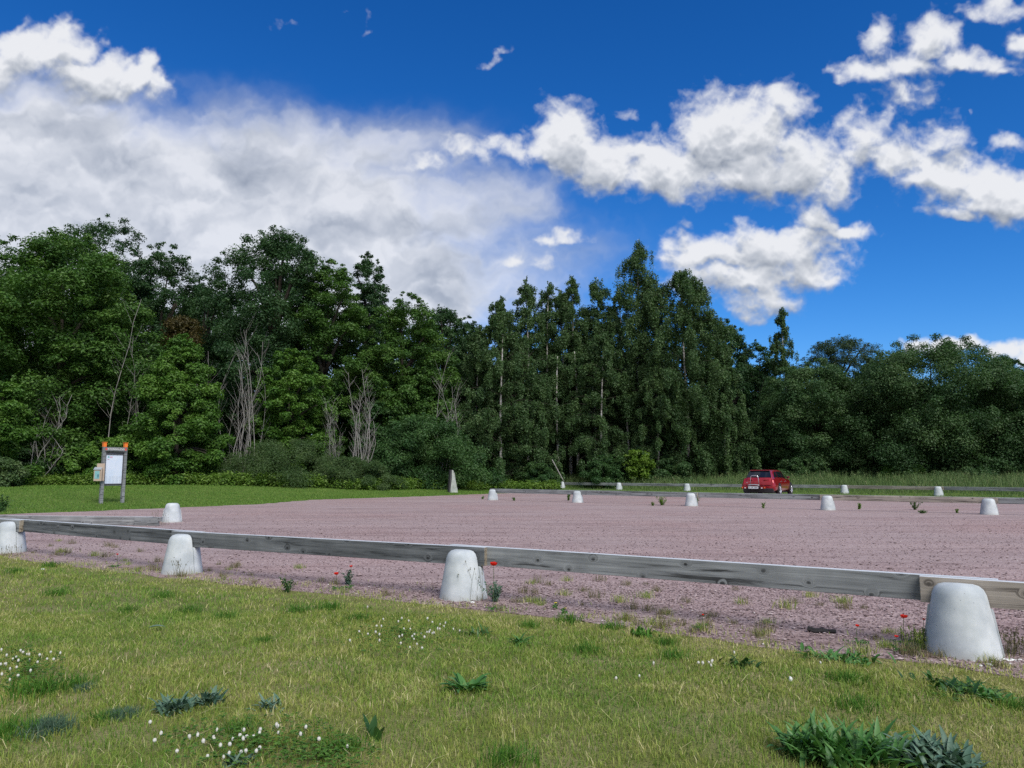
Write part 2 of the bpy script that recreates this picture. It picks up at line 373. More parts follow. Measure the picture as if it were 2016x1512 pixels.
def m_wood(name, base, dark, light):
    t = N(name); o = t.n('ShaderNodeObjectInfo').outputs['Random']
    off = t.n('ShaderNodeCombineXYZ', {0: t.math('MULTIPLY', o, 61.0), 1: t.math('MULTIPLY', o, 7.0), 2: t.math('MULTIPLY', o, 23.0)}).outputs[0]
    sx = t.n('ShaderNodeSeparateXYZ', {0: t.coord('Object', (1, 1, 1), off)}).outputs
    wob = t.noise(t.coord('Object', (7, 7, 7), off), 1.0, 3)
    kv = t.n('ShaderNodeCombineXYZ', {0: t.math('MULTIPLY_ADD', wob, .10, t.math('MULTIPLY', sx[0], 2.7)), 1: t.math('MULTIPLY_ADD', wob, .10, t.math('MULTIPLY', sx[2], 3.6))}).outputs[0]
    kn = t.n('ShaderNodeTexVoronoi', {'Vector': kv, 'Scale': 1.0, 'Randomness': .85}, voronoi_dimensions='2D').outputs['Distance']
    near = t.ramp(kn, [(.015, 1), (.19, 0)], 'EASE')
    gv = t.coord('Object', (.8, 20, 20), off)
    gv = t.n('ShaderNodeVectorMath', {0: gv, 1: t.n('ShaderNodeCombineXYZ', {2: t.math('MULTIPLY', near, 2.4)}).outputs[0]}, operation='ADD').outputs[0]
    g = t.noise(gv, 1.0, 6, .65, dist=.5); fine = t.noise(t.coord('Object', (2, 90, 90), off), 1.0, 3)
    c = t.ramp(g, [(.33, dark), (.47, base), (.62, light)])
    c = t.mix(t.ramp(g, [(.37, .85), (.43, 0)]), c, tuple(x*.42 for x in dark))
    ring = t.math('SINE', t.math('MULTIPLY', kn, 170.0))
    c = t.mix(t.math('MULTIPLY', near, t.math('MULTIPLY_ADD', ring, .35, .35)), c, dark)
    c = t.mix(t.ramp(kn, [(.028, .95), (.06, 0)]), c, tuple(x*.3 for x in dark))
    st = t.noise(t.coord('Object', (2.1, 2, .7), off), 1.0, 4)
    c = t.mix(t.ramp(st, [(.42, .0), (.66, .55)]), c, tuple(x*.62 for x in base))
    if 'timber' in name: c = top_sheen_bleach(t, c)
    return t.out(t.pbr(color=c, rough=.7, spec=.35, normal=t.bump(t.math('ADD', g, t.math('MULTIPLY', fine, .6)), .35, .008)))
def top_sheen_bleach(t, c):  # upward faces: sky sheen painted into the colour, along with weathered bleaching
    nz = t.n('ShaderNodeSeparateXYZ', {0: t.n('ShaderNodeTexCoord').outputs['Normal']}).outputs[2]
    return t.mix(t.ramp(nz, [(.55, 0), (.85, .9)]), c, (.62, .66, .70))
def m_concrete():
    t = N('pale_concrete'); v = t.coord('Object', (1, 1, 1), t.n('ShaderNodeCombineXYZ', {0: t.math('MULTIPLY', t.n('ShaderNodeObjectInfo').outputs['Random'], 50.0)}).outputs[0])
    a = t.noise(v, 5, 5); b = t.noise(v, 28, 6, .7); s = t.noise(t.coord('Object', (9, 9, 1.2)), 1.5, 4)
    c = t.mix(t.ramp(a, [(.35, 0), (.65, 1)]), (.42, .46, .48), (.60, .635, .645))
    c = t.mix(t.ramp(b, [(.62, 0), (.74, .45)]), c, (.37, .395, .42))
    c = t.mix(t.ramp(s, [(.55, 0), (.75, .22)]), c, (.42, .46, .43))
    p = t.n('ShaderNodeTexVoronoi', {'Vector': v, 'Scale': 24.0}).outputs['Distance']
    c = t.mix(t.ramp(p, [(.05, .75), (.10, 0)]), c, (.22, .24, .26))
    z = t.n('ShaderNodeSeparateXYZ', {0: t.coord('Object')}).outputs[2]
    low = t.ramp(t.math('ADD', z, t.math('MULTIPLY', a, .10)), [(.05, .45), (.13, 0)])
    c = t.mix(low, c, (.36, .35, .30))
    return t.out(t.pbr(color=c, rough=.8, spec=.25, normal=t.bump(t.math('ADD', a, t.ramp(p, [(.04, 0), (.1, 1)])), .2, .006)))
def m_bark(name, a, b, sc=(6, 6, 1.2)):
    t = N(name); g = t.noise(t.coord('Object', sc), 2.0, 6, .65)
    return t.out(t.pbr(color=t.ramp(g, [(.3, a), (.7, b)]), rough=.9, spec=.15, normal=t.bump(g, .6, .03)))
def m_birch():
    t = N('birch_bark'); g = t.noise(t.coord('Object', (1.6, 1.6, 7)), 1.0, 4, .6); h = t.noise(t.coord('Object', (3, 3, 1.3)), 1.0, 3)
    c = t.ramp(g, [(.36, (.05, .045, .04)), (.45, (.40, .385, .355)), (.8, (.60, .585, .55))])
    c = t.mix(t.ramp(h, [(.58, 0), (.68, .8)]), c, (.09, .08, .07))
    return t.out(t.pbr(color=c, rough=.7, spec=.2))
def m_rnd(name, stops, rough=.8, spec=.2):
    t = N(name); return t.out(t.pbr(color=t.ramp(t.attr(), stops), rough=rough, spec=spec))
def m_grass(name, stops, patch=None, trans=.25):
    t = N(name); f = t.attr(); c = t.ramp(f, stops)
    if patch:
        v = t.coord('World'); p = t.noise(v, 1.1, 4, .6); q = t.noise(v, .33, 3)
        c = t.mix(t.ramp(t.math('MULTIPLY_ADD', q, .5, t.math('MULTIPLY', p, .5)), [(.47, 0), (.60, .8)]), c, t.ramp(f, patch))
    p = t.pbr(color=c, rough=.6, spec=.25)
    tr = t.n('ShaderNodeBsdfTranslucent', {'Color': c}).outputs[0]
    return t.out(t.n('ShaderNodeMixShader', {0: trans, 1: p, 2: tr}).outputs[0])
M = dict(
 lawn=m_lawn(), gravel=m_gravel(), concrete=m_concrete(),
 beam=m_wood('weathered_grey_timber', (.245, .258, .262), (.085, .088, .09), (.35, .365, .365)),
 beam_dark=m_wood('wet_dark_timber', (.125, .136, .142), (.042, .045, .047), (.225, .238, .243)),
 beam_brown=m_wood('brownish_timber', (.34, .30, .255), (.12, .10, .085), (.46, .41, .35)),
 end=m_wood('sawn_end_grain', (.27, .23, .17), (.14, .11, .08), (.36, .32, .25)),
 bark=m_bark('dark_bark', (.028, .024, .02), (.09, .078, .062)), birch=m_birch(),
 dead=m_bark('bleached_dead_wood', (.20, .185, .17), (.42, .40, .375), (8, 8, .8)),
 maple=leafmat('maple_leaves', (0.036, 0.094, 0.02), (0.082, 0.178, 0.032), (0.15, 0.255, 0.055)),
 oak=leafmat('oak_leaves', (0.024, 0.068, 0.024), (0.048, 0.112, 0.036), (0.085, 0.16, 0.056)),
 hazel=leafmat('hazel_leaves', (0.046, 0.125, 0.018), (0.098, 0.208, 0.03), (0.16, 0.285, 0.05)),
 bushy=leafmat('bush_leaves', (0.026, 0.08, 0.022), (0.056, 0.128, 0.034), (0.1, 0.185, 0.056)),
 birchl=leafmat('birch_leaves', (0.038, 0.086, 0.028), (0.074, 0.142, 0.046), (0.13, 0.2, 0.075)),
 willow=leafmat('willow_leaves', (0.05, 0.104, 0.032), (0.09, 0.155, 0.05), (0.14, 0.2, 0.078)),
 alder=leafmat('sallow_leaves', (0.03, 0.08, 0.026), (0.068, 0.14, 0.044), (0.135, 0.212, 0.084)),
 rust=leafmat('rusty_leaves', (0.045, 0.05, 0.012), (0.08, 0.062, 0.016), (0.105, 0.082, 0.024)),
 pine=leafmat('pine_needles', (.024, .056, .022), (.044, .086, .036), trans=.12),
 lime=leafmat('lime_leaves', (.085, .17, .02), (.15, .26, .03), (.21, .32, .05)),
 nettle=leafmat('nettle_leaves', (.075, .165, .020), (.14, .24, .034), (.20, .30, .06)),
 grass=m_grass('short_lawn_grass', [(0, (0.118, 0.206, 0.031)), (.34, (0.230, 0.319, 0.053)), (.62, (0.366, 0.395, 0.100)), (.84, (0.531, 0.484, 0.212)), (1, (0.732, 0.649, 0.389))],
               [(0, (0.077, 0.195, 0.026)), (.5, (0.159, 0.307, 0.040)), (.85, (0.295, 0.389, 0.077)), (1, (0.531, 0.484, 0.212))]),
 grass_far=m_grass('mown_far_grass', [(0, (.085, .20, .026)), (.6, (.15, .26, .042)), (1, (.27, .32, .09))]),
 tallgrass=m_grass('tall_meadow_grass', [(0, (.085, .165, .050)), (.6, (.155, .235, .080)), (.88, (.25, .28, .13)), (1, (.42, .40, .24))]),
 lush=m_grass('lush_green_tuft', [(0, (.045, .135, .014)), (.7, (.085, .21, .022)), (1, (.15, .27, .045))]),
 bluegrass=m_grass('blue_green_tuft', [(0, (.055, .120, .070)), (.7, (.10, .175, .105)), (1, (.17, .23, .15))]),
 drytuft=m_grass('dry_tuft', [(0, (.08, .11, .03)), (.5, (.17, .16, .07)), (1, (.34, .27, .16))]),
 herb=leafmat('herb_leaves', (.045, .145, .030), (.085, .215, .050), (.14, .28, .09), trans=.2, rough=.45),
 grey_herb=leafmat('grey_green_herb_leaves', (.060, .130, .085), (.105, .185, .125), (.17, .25, .18), trans=.15, rough=.5),
 darkherb=leafmat('dark_dock_leaves', (.020, .070, .018), (.040, .105, .022), trans=.2, rough=.4),
 stone=m_rnd('gravel_stones', [(0, (.12, .085, .082)), (.35, (.24, .175, .172)), (.7, (.355, .27, .268)), (.94, (.47, .39, .38)), (1, (.72, .68, .65))], .85),
 white_stone=plain('broken_white_stone', (.78, .80, .78), .7, noise_amt=.1, scale=20),
 poppy=leafmat('poppy_petals', (.62, .012, .008), (.80, .025, .012), (.85, .05, .03), trans=.3),
 clover=m_rnd('clover_heads', [(0, (.42, .40, .34)), (1, (.74, .72, .66))]),
 stem=leafmat('green_stems', (.06, .11, .03), (.10, .15, .05), trans=.05),
 char=plain('charred_wood', (.016, .014, .014), .8, noise_amt=.5, scale=30),
 yellow=plain('yellow_petals', (.75, .55, .03), .6),
)
# ------------------------------------------------------------------ the ground
def make_ground():
    cc = np.concatenate
    xs = cc([np.arange(-700, -60, 40), np.arange(-60, -17, 1.), np.arange(-17, 10, .3), np.arange(10, 60, 1.), np.arange(60, 720, 40)])
    ys = cc([np.arange(-120, -4, 8.), np.arange(-4, 17, .3), np.arange(17, 95, 1.), np.arange(95, 900, 40)])
    X, Y = np.meshgrid(xs, ys); Z = height(X.ravel(), Y.ravel())
    V = np.stack([X.ravel(), Y.ravel(), Z], 1); nx, ny = len(xs), len(ys)
    i = (np.arange(ny-1)[:, None]*nx+np.arange(nx-1)[None]).ravel()
    g = Geo(); g.add(V, np.stack([i, i+1, i+nx+1, i+nx], 1))
    tag(g.build('ground', M['lawn'], smooth=True), kind='structure')
    # gravel sheet with an uneven edge
    bm = bmesh.new(); pts = []
    for i in range(len(POLY)):
        a, b = POLY[i], POLY[(i+1) % len(POLY)]; L = np.hypot(*(b-a)); k = max(1, int(min(L, 14)/.18))
        for j in range(k): pts.append(a+(b-a)*j/k)
    pts = np.array(pts); far = np.clip(np.hypot(pts[:, 0], pts[:, 1])/14, .6, 2.2)
    jit = np.stack([fbm(pts[:, 0].astype(np.float32)*2.1, pts[:, 1].astype(np.float32)*2.1, 4, 301)-.5, fbm(pts[:, 0].astype(np.float32)*2.1+40, pts[:, 1].astype(np.float32)*2.1, 4, 311)-.5], 1)
    pts = pts+jit*.34*far[:, None]
    vs = [bm.verts.new((p[0], p[1], .005)) for p in pts]
    f = bm.faces.new(vs); f.normal_update()
    if f.normal.z < 0: f.normal_flip()
    low = [bm.verts.new((v.co.x, v.co.y, -.03)) for v in vs]
    bmesh.ops.triangulate(bm, faces=[f])
    for i in range(len(vs)): bm.faces.new((vs[i], low[i], low[(i+1) % len(vs)], vs[(i+1) % len(vs)]))
    me = bpy.data.meshes.new('gravel_lot'); bm.to_mesh(me); bm.free(); me.materials.append(M['gravel'])
    tag(link('gravel_lot', me), kind='structure')
make_ground()
def scatter(n, x0, x1, y0, y1, keep):
    x = rng.uniform(x0, x1, n); y = rng.uniform(y0, y1, n); k = keep(x, y); return x[k], y[k]
def view_w(y): return 4.2+y*.74
def near_lawn():
    g = Geo()
    for (n, ya, yb, w0, h0) in ((230000, 1.6, 4.2, .0038, .031), (290000, 4.2, 7.0, .0050, .033), (250000, 7.0, 14.0, .0078, .036)):
        x, y = scatter(n, -view_w(yb), view_w(yb)*.75, ya, yb, lambda a, b: (np.abs(a) < view_w(b)) & (~in_gravel(a, b)) & (b < 16-.15*a))
        dn = dist_line(x, y, NEAR); edge = sst(-.05, .55, dn)
        p1 = fbm(x.astype(np.float32)*1.3, y.astype(np.float32)*1.3, 4, 401); p2 = fbm(x.astype(np.float32)*5, y.astype(np.float32)*5, 3, 411)
        keep = rng.rand(len(x)) < np.clip(.45+.55*edge, 0, 1)*np.clip(.62+1.2*(p2-.3), .3, 1)
        x, y, p1, p2, edge = x[keep], y[keep], p1[keep], p2[keep], edge[keep]
        h = h0*(.55+.9*rng.rand(len(x)))*(.65+.8*p1)*(.5+.5*edge); dry = np.clip(.62*rng.rand(len(x))+.75*(p2-.5)+.07+.22*(1-edge), 0, 1)
        dry = np.where(rng.rand(len(x)) < .04, .85+.15*rng.rand(len(x)), dry)
        blades(g, np.stack([x, y, height(x, y)-.004], 1), h, w0*(.7+.6*rng.rand(len(x))), .75, dry)
    x, y = scatter(5500, -9, 7, 2, 12, lambda a, b: (~in_gravel(a, b)) & (np.abs(a) < view_w(b)))
    blades(g, np.stack([x, y, height(x, y)+.010], 1), .055*(.5+.8*rng.rand(len(x))), .003, 2.8, .84+.16*rng.rand(len(x)))
    # grass runners straggling out over the gravel edge
    x, y = scatter(420000, -16, 9, 2, 15, lambda a, b: dist_line(a, b, NEAR) < 1.2); dn = np.where(in_gravel(x, y), dist_line(x, y, NEAR), 0)
    p2 = fbm(x.astype(np.float32)*3.2, y.astype(np.float32)*3.2, 4, 421)
    k = (rng.rand(len(x)) < np.exp(-dn/.20)*np.clip((p2-.36)*5, .06, 1)) & (dist_line(x, y, NEAR) < np.where(dn > 0, 9, .22)); x, y = x[k], y[k]
    blades(g, np.stack([x, y, np.full(len(x), .01)], 1), .035*(.5+rng.rand(len(x))), .006, .9, np.clip(.3+.7*rng.rand(len(x)), 0, 1))
    tag(g.build('lawn_grass', M['grass']), 'short patchy half dry grass of the near lawn', 'grass', kind='stuff')
near_lawn()
def far_lawn():
    x, y = scatter(190000, -34, 4, 16, 58, lambda a, b: (~in_gravel(a, b)) & (dist_line(a, b, FAR) < 24) & (b > 19+.0*a) & (a > -.95*b-2))
    g = Geo(); blades(g, np.stack([x, y, height(x, y)-.01], 1), .07*(.6+.8*rng.rand(len(x))), .024, .6, np.clip(.7*rng.rand(len(x))+.5*(fbm(x.astype(np.float32)*.9, y.astype(np.float32)*.9, 4, 431)-.3), 0, 1))
    tag(g.build('far_lawn_grass', M['grass_far']), 'mown bright green grass beyond the gravel lot', 'grass', kind='stuff')
far_lawn()
def stones():
    g = Geo(); base = np.array([[1, 0, 0], [-1, 0, 0], [0, 1, 0], [0, -1, 0], [0, 0, .48], [0, 0, -.6]], float)
    tri = np.array([[0, 2, 4], [2, 1, 4], [1, 3, 4], [3, 0, 4], [2, 0, 5], [1, 2, 5], [3, 1, 5], [0, 3, 5]])
    for n, ya, yb, s0 in ((125000, 2, 9, .0072), (110000, 9, 27, .0085)):
        x, y = scatter(n, -view_w(yb), view_w(yb), ya, yb, lambda a, b: in_gravel(a, b) & (np.abs(a) < view_w(b)) & (rng.rand(len(a)) < np.clip((27-b)/18, 0, 1)**1.6))
        m = len(x); s = s0*np.exp(.34*rng.randn(m)); V = base[None]*(.7+.6*rng.rand(m, 6, 1))*s[:, None, None]; az = rng.rand(m)*6.28
        c, sn = np.cos(az)[:, None], np.sin(az)[:, None]; V[..., 0] *= 1.35
        V = np.stack([V[..., 0]*c-V[..., 1]*sn+x[:, None], V[..., 0]*sn+V[..., 1]*c+y[:, None], V[..., 2]+.012+s[:, None]*.15], -1)
        r = rng.rand(m)*.93; r = np.where(rng.rand(m) < .0025, 1., r)
        g.add(V.reshape(-1, 3), None, (np.arange(m)[:, None, None]*6+tri[None]).reshape(-1, 3), np.repeat(r, 8))
    tag(g.build('gravel_stones', M['stone']), 'loose pink and grey crushed stones of the gravel lot', 'gravel', kind='stuff')
stones()
# ------------------------------------------------------------------ barriers: timber beams on concrete feet
def foot_mesh():
    g = Geo(); pf = [(.247, -.03), (.246, .0), (.240, .03), (.214, .19), (.180, .385), (.172, .425), (.155, .462), (.128, .486), (.09, .497), (.0, .5)]
    lathe(g, pf, math.pi, 2*math.pi, 28)
    V = [(-r, 0, z) for r, z in pf]+[(r, 0, z) for r, z in pf[::-1]]; n = len(pf)
    g.add(V, [(i, i+1, 2*n-2-i, 2*n-1-i) for i in range(n-1)])
    pb = [(.259, -.03), (.258, .0), (.252, .03), (.226, .19), (.207, .318), (.203, .328), (.193, .333), (.0, .333)]
    lathe(g, pb, 0, math.pi, 28, centre=(0, .004, 0))
    V = [(r, .004, z) for r, z in pb]+[(-r, .004, z) for r, z in pb[::-1]]; n = len(pb)
    g.add(V, [(i, i+1, 2*n-2-i, 2*n-1-i) for i in range(n-1)])
    me = g.mesh('concrete_foot', M['concrete'], False)
    me.polygons.foreach_set('use_smooth', np.array([p.area < .02 and abs(p.normal.y) < .995 for p in me.polygons]))
    return me
FOOT = foot_mesh()
def barrier(base, feet, labels, group, front_first, mats, blabels, bgroup, ext=(0, 0), z0=.334, hgt=.19, sc=1.0):
    """feet: centres on the ground from left to right; a beam spans each pair, its ends lapping side by side on the feet."""
    feet = [np.array(f, float) for f in feet]; zf = [0.]*len(feet)
    for i, f in enumerate(feet):
        a = feet[max(0, i-1)]; b = feet[min(len(feet)-1, i+1)]; yaw = math.atan2(b[1]-a[1], b[0]-a[0])
        if labels[i] is None: continue
        o = link('concrete_foot', FOOT, None, (f[0], f[1], hz(f[0], f[1])), yaw+rng.uniform(-.03, .03)); o.scale = (sc, sc, sc)
        tag(o, labels[i], 'barrier foot', group)
    for i in range(len(feet)-1):
        a, b = feet[i], feet[i+1]; d = b-a; L = np.hypot(*d); u = d/L; nrm = np.array([-u[1], u[0]])
        lane = (.046 if (i % 2 == 0) == front_first else .121)*sc; c = (a+b)/2+nrm*lane
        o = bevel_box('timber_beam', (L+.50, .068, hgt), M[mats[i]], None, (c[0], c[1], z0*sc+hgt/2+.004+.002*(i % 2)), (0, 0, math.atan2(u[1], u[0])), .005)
        o['label'] = blabels[i]; o['category'] = 'barrier beam'; o['group'] = bgroup; o['kind'] = 'thing'
        if mats[i] == 'beam_dark' or i < 9:
            o.data.materials.append(M['end'])
            for p in o.data.polygons:
                if abs(p.normal.x) > .95: p.material_index = 1
def foot_at(px, py, back=.22):
    p = flat(px, py)[:2]; return p*(1+back/np.hypot(*p))
n1 = [foot_at(16, 1090), foot_at(357, 1132), foot_at(911, 1185), foot_at(1897, 1300)]
d0 = (n1[3]-n1[0])/3
near_feet = [n1[0]-d0*1.1]+n1+[n1[3]+(n1[3]-n1[2])]
barrier(None, near_feet, [None, 'concrete foot cut off by the left edge of the photo under the near barrier', 'concrete foot of the near barrier standing between the two dark beams',
  'concrete foot at the middle of the near barrier with tall grass stalks before it', 'largest concrete foot, with white stone chips beside it, right on the near barrier', None],
  'concrete feet of the near barrier', True, ['beam', 'beam_dark', 'beam_dark', 'beam', 'beam_brown'],
  ['beam stub entering at the left edge with a pale sawn end on its foot', 'dark timber beam leaving the foot at the left edge with a sawn end beside it', 'darkest timber beam ending at the foot with grass stalks',
   'long grey knotty beam ending at the largest concrete foot', 'brownish beam with one big knot leaving the frame beyond the largest foot'], 'timber beams of the near barrier')
m2 = [foot_at(970, 985), foot_at(1137, 990), foot_at(1361, 997), foot_at(1630, 1005), foot_at(1948, 1014)]; m2.append(m2[4]+(m2[4]-m2[3]))
barrier(None, m2, ['concrete foot at the left end of the middle barrier across the gravel', 'concrete foot of the middle barrier with a green weed close behind its left side', 'concrete foot of the middle barrier with a leafy weed growing against its right side',
  'clean concrete foot of the middle barrier below and right of the red car', 'rightmost concrete foot of the middle barrier across the gravel', None], 'concrete feet of the middle barrier', False,
  ['beam', 'beam', 'beam', 'beam_brown', 'beam'], ['leftmost beam of the middle barrier, seen before the birch trees', 'middle barrier beam between the two feet with weeds', 'middle barrier beam directly in front of the red car',
   'paler brown middle barrier beam right of the red car', 'last beam of the middle barrier running out at the right edge'], 'timber beams of the middle barrier')
m3 = [foot_at(1107, 963), foot_at(1219, 965.3), foot_at(1353, 967.8), None, foot_at(1663, 972.8), foot_at(1848, 977.2)]; m3[3] = (m3[2]+m3[4])/2; m3.append(m3[5]+(m3[5]-m3[4]))
barrier(None, m3, ['concrete foot at the left end of the far barrier by the woods', 'second concrete foot from the left end of the far barrier', 'concrete foot of the far barrier left of the red car', 'concrete foot of the far barrier standing behind the red car',
  'concrete foot of the far barrier just right of the red car', 'rightmost concrete foot of the far barrier before the tall grass', None, None], 'concrete feet of the far barrier', True,
  ['beam', 'beam', 'beam', 'beam', 'beam_brown', 'beam', 'beam'], ['leftmost beam of the far barrier under the birches', 'far barrier beam second from its left end', 'far barrier beam ending behind the left side of the red car', 'far barrier beam coming out behind the right side of the red car',
   'pale brownish far barrier beam between the two feet right of the car', 'far barrier beam reaching the right edge of the photo'], 'timber beams of the far barrier')
# the corner on the left: one foot and a beam lying on the ground
fl = foot_at(338, 1029); o = link('concrete_foot', FOOT, None, (*fl, 0), math.radians(27)); tag(o, 'lone concrete foot at the end of the beam lying below the info board', 'barrier foot')
pa = flat(-420, 1027)[:2]; pb = flat(300, 1035)[:2]; d = pb-pa; L = np.hypot(*d); u = d/L; c = (pa+pb)/2
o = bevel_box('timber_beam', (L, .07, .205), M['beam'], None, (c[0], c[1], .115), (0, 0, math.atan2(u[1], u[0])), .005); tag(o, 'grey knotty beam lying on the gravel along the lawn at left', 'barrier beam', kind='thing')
nrm = np.array([u[1], -u[0]]); e = pb+nrm*.073-u*.10
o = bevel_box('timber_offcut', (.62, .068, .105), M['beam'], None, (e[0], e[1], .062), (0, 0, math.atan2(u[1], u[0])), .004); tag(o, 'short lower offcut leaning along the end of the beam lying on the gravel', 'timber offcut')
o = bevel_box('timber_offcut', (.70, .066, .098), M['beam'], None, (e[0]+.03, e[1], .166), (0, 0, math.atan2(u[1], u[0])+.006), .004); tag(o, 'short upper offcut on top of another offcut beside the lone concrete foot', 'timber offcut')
# ------------------------------------------------------------------ trees
PROF = {
 'round': lambda t: np.sqrt(np.clip(1-((t-.42)/.60)**2, 0, 1)),
 'tall': lambda t: np.clip(1.12*(t+.30)**.30*(1-t**3.2)**.62, 0, 1),
 'cone': lambda t: np.clip((1-t)**.72*(.55+2.2*np.minimum(t, .25)), 0, 1.1),
 'dome': lambda t: (1-np.clip(t, 0, 1)**2.3)**.5,
 'umbrella': lambda t: np.clip(np.sqrt(np.clip(1-((t-.45)/.57)**2, 0, 1)), 0, 1),
}
def place(px, Y, top, hw):
    x = at(px, 930, Y)[0]; z0 = hz(x, Y); H = at(px, top, Y)[2]-z0; return x, z0, H, hw/F*Y
def trunk_geo(g, x0, H, r0, bend, r):
    n = 9; t = np.linspace(0, 1, n); P = np.stack([bend*np.sin(t*2.2+x0)*t, bend*.6*np.sin(t*3.1+2*x0)*t, t*H-.15], 1)
    gtube(g, P, r0*(1-t*.88)*(1+.35*np.exp(-t*14)), 8); return P
def broadleaf(name, label, px, Y, top, hw, mat, zb=.12, prof='round', n=24000, leaf=.25, cl=.22, k=None, group=None, cat='tree', bark='bark', up=.7, droop=.15, lobes=.22, flat_=.62, trunk=True, seed=None, wid=.55):
    x, z0, H, R = place(px, Y, top, hw); r = np.random.RandomState(seed if seed is not None else int(abs(px)*7+Y*13+top) % 99991)
    root = empty(name, (x, Y, z0), 0, label, cat, group); pf = PROF[prof]
    n = int(n*LEAVES); leaf *= .70; R *= 1.04; cl *= .95; flat_ = .35+.6*flat_; k = k or int(np.clip(230*(R*H/40)**.6, 70, 520)); zb_ = zb*H
    t = r.rand(k*6); t = t[r.rand(k*6) < pf(t)*.9+.1][:k]; k = len(t)
    th = r.rand(k)*2*math.pi; p1, p2, p3 = r.rand(3)*6.28
    m = 1+lobes*(np.sin(2*th+p1+5*t)*.6+np.sin(3*th+p2-8*t)*.5+.5*np.sin(5*th+p3+13*t))
    u = .25+.75*r.rand(k)**.5; rad = R*pf(t)*m*u
    C = np.stack([rad*np.cos(th), rad*np.sin(th), zb_+t*(H-zb_)*(.985)], 1)
    cr = R*cl*(.55+.9*r.rand(k))*(.75+.4*pf(t)); C[:, 2] -= cr*flat_*sst(.86, 1, t)*.8
    # a few loose sprays at the rim
    ks = k//4; th2 = r.rand(ks)*6.28; t2 = .25+.75*r.rand(ks)**.6; m2 = 1+lobes*np.sin(3*th2+p2-8*t2)*.6
    C2 = np.stack([R*pf(t2)*m2*1.05*np.cos(th2), R*pf(t2)*m2*1.05*np.sin(th2), zb_+t2*(H-zb_)*1.0], 1)
    C = np.concatenate([C, C2]); cr = np.concatenate([cr, R*cl*.38*(.5+r.rand(ks))])
    g = Geo(); w = cr**1.7; nn = np.maximum(6, (n*w/w.sum())).astype(int)
    leaf_cloud(g, C, np.stack([cr, cr, cr*flat_], 1), nn, leaf, up, .6, .7, droop, wid, r)
    if trunk:
        tg = Geo(); P = trunk_geo(tg, px, H*.86, max(.06, .017*H+.02), .03*H, r)
        for j in range(14):
            q = C[r.randint(k)]; h = np.clip(q[2]*.55+.1*H, .12*H, .74*H); b = np.array([np.interp(h, P[:, 2], P[:, 0]), np.interp(h, P[:, 2], P[:, 1]), h])
            s = np.linspace(0, 1, 5)[:, None]; pts = b+(q-b)*s+np.array([0, 0, .08*H])*np.sin(s*math.pi)*.5; gtube(tg, pts, .011*H*(1-.8*s[:, 0]), 5)
        tg.build('trunk', M[bark], root, True)
    g.build('crown' if cat == 'tree' else 'foliage', M[mat], root)
    return root
def birch(name, label, px, Y, top, hw, zb=.12, n=26000, leaf=.17, weep=1.0, nb=46, group='birch trees at the wood edge', lean=0., wide=.5, spire=1.0, seed=None, pw=.72):
    x, z0, H, R = place(px, Y, top, hw); R *= 1.36; n = int(n*3.3); leaf *= .9; nb = int(nb*1.6); r = np.random.RandomState(seed if seed is not None else int(px*11+Y*5+top) % 99991)
    root = empty(name, (x, Y, z0), 0, label, 'tree', group)
    tg = Geo(); t = np.linspace(0, 1, 12)
    P = np.stack([lean*H*(t-t**2*.8)+.012*H*np.sin(4*t+px), .010*H*np.sin(5*t+2), t*H*.985-.15], 1); P[:, 0] -= P[-1, 0]*t**2
    gtube(tg, P, .0085*H*(1.02-t)+.012, 8); lg = Geo(); C = []; Rd = []
    for j in range(nb):
        s = zb+(1-zb)*((j+r.rand())/nb)*.97; b = np.array([np.interp(s, t, P[:, i]) for i in range(3)]); a = r.rand()*6.28
        prof = min(1.0, ((1-s)/wide))**pw if s > 1-wide else 1-.25*(1-wide-s)
        ln = R*prof*(.55+.5*r.rand())*(1+.15*math.sin(3*a)); rise = ln*(.55+.5*r.rand())*(1.25 if s > .6 else .6)
        dv = np.array([math.cos(a), math.sin(a), 0]); pts = []
        for q in np.linspace(0, 1, 6): pts.append(b+dv*ln*q+np.array([0, 0, rise*(q-.62*q**2.4*(1+.4*weep))]))
        pts = np.array(pts); gtube(lg, pts, .030*(H/20)*(1-s*.55)*(1.02-np.linspace(0, 1, 6))+.006, 4)
        for q in range(int(7+5*prof)):
            f = .04+1.0*r.rand()**.75; c = pts[0]+(pts[-1]-pts[0])*min(f, 1); c = np.array([np.interp(min(f, 1.), np.linspace(0, 1, 6), pts[:, i]) for i in range(3)])
            if f > 1: c = c+dv*(f-1)*ln
            ls = weep*(.40+.75*r.rand()*f)*(H/19)*(.5+.65*prof); wv = .36*(H/19)*(.6+.7*r.rand())*(.72+.38*prof)
            C.append(c+r.randn(3)*.10-np.array([0, 0, ls*.75])); Rd.append((wv, wv, max(wv*.6, ls)))
    tip = P[-1]
    for q in range(int(9*spire)): C.append(tip-np.array([0, 0, .12*q*(H/19)+.1])+r.randn(3)*np.array([.10, .10, .05])*(1+.35*q)); Rd.append((.10+.035*q, .10+.035*q, .22))
    C = np.array(C); Rd = np.array(Rd); w = Rd[:, 0]*Rd[:, 2]; nn = np.maximum(4, n*w/w.sum()).astype(int)
    g = Geo(); leaf_cloud(g, C, Rd, nn, leaf, .45, .5, .9, .45, .6, r)
    tg.build('trunk', M['birch'], root, True); lg.build('limbs', M['bark'], root, True); g.build('crown', M['birchl'], root)
    return root
WOOD = 'broadleaved trees of the wood'
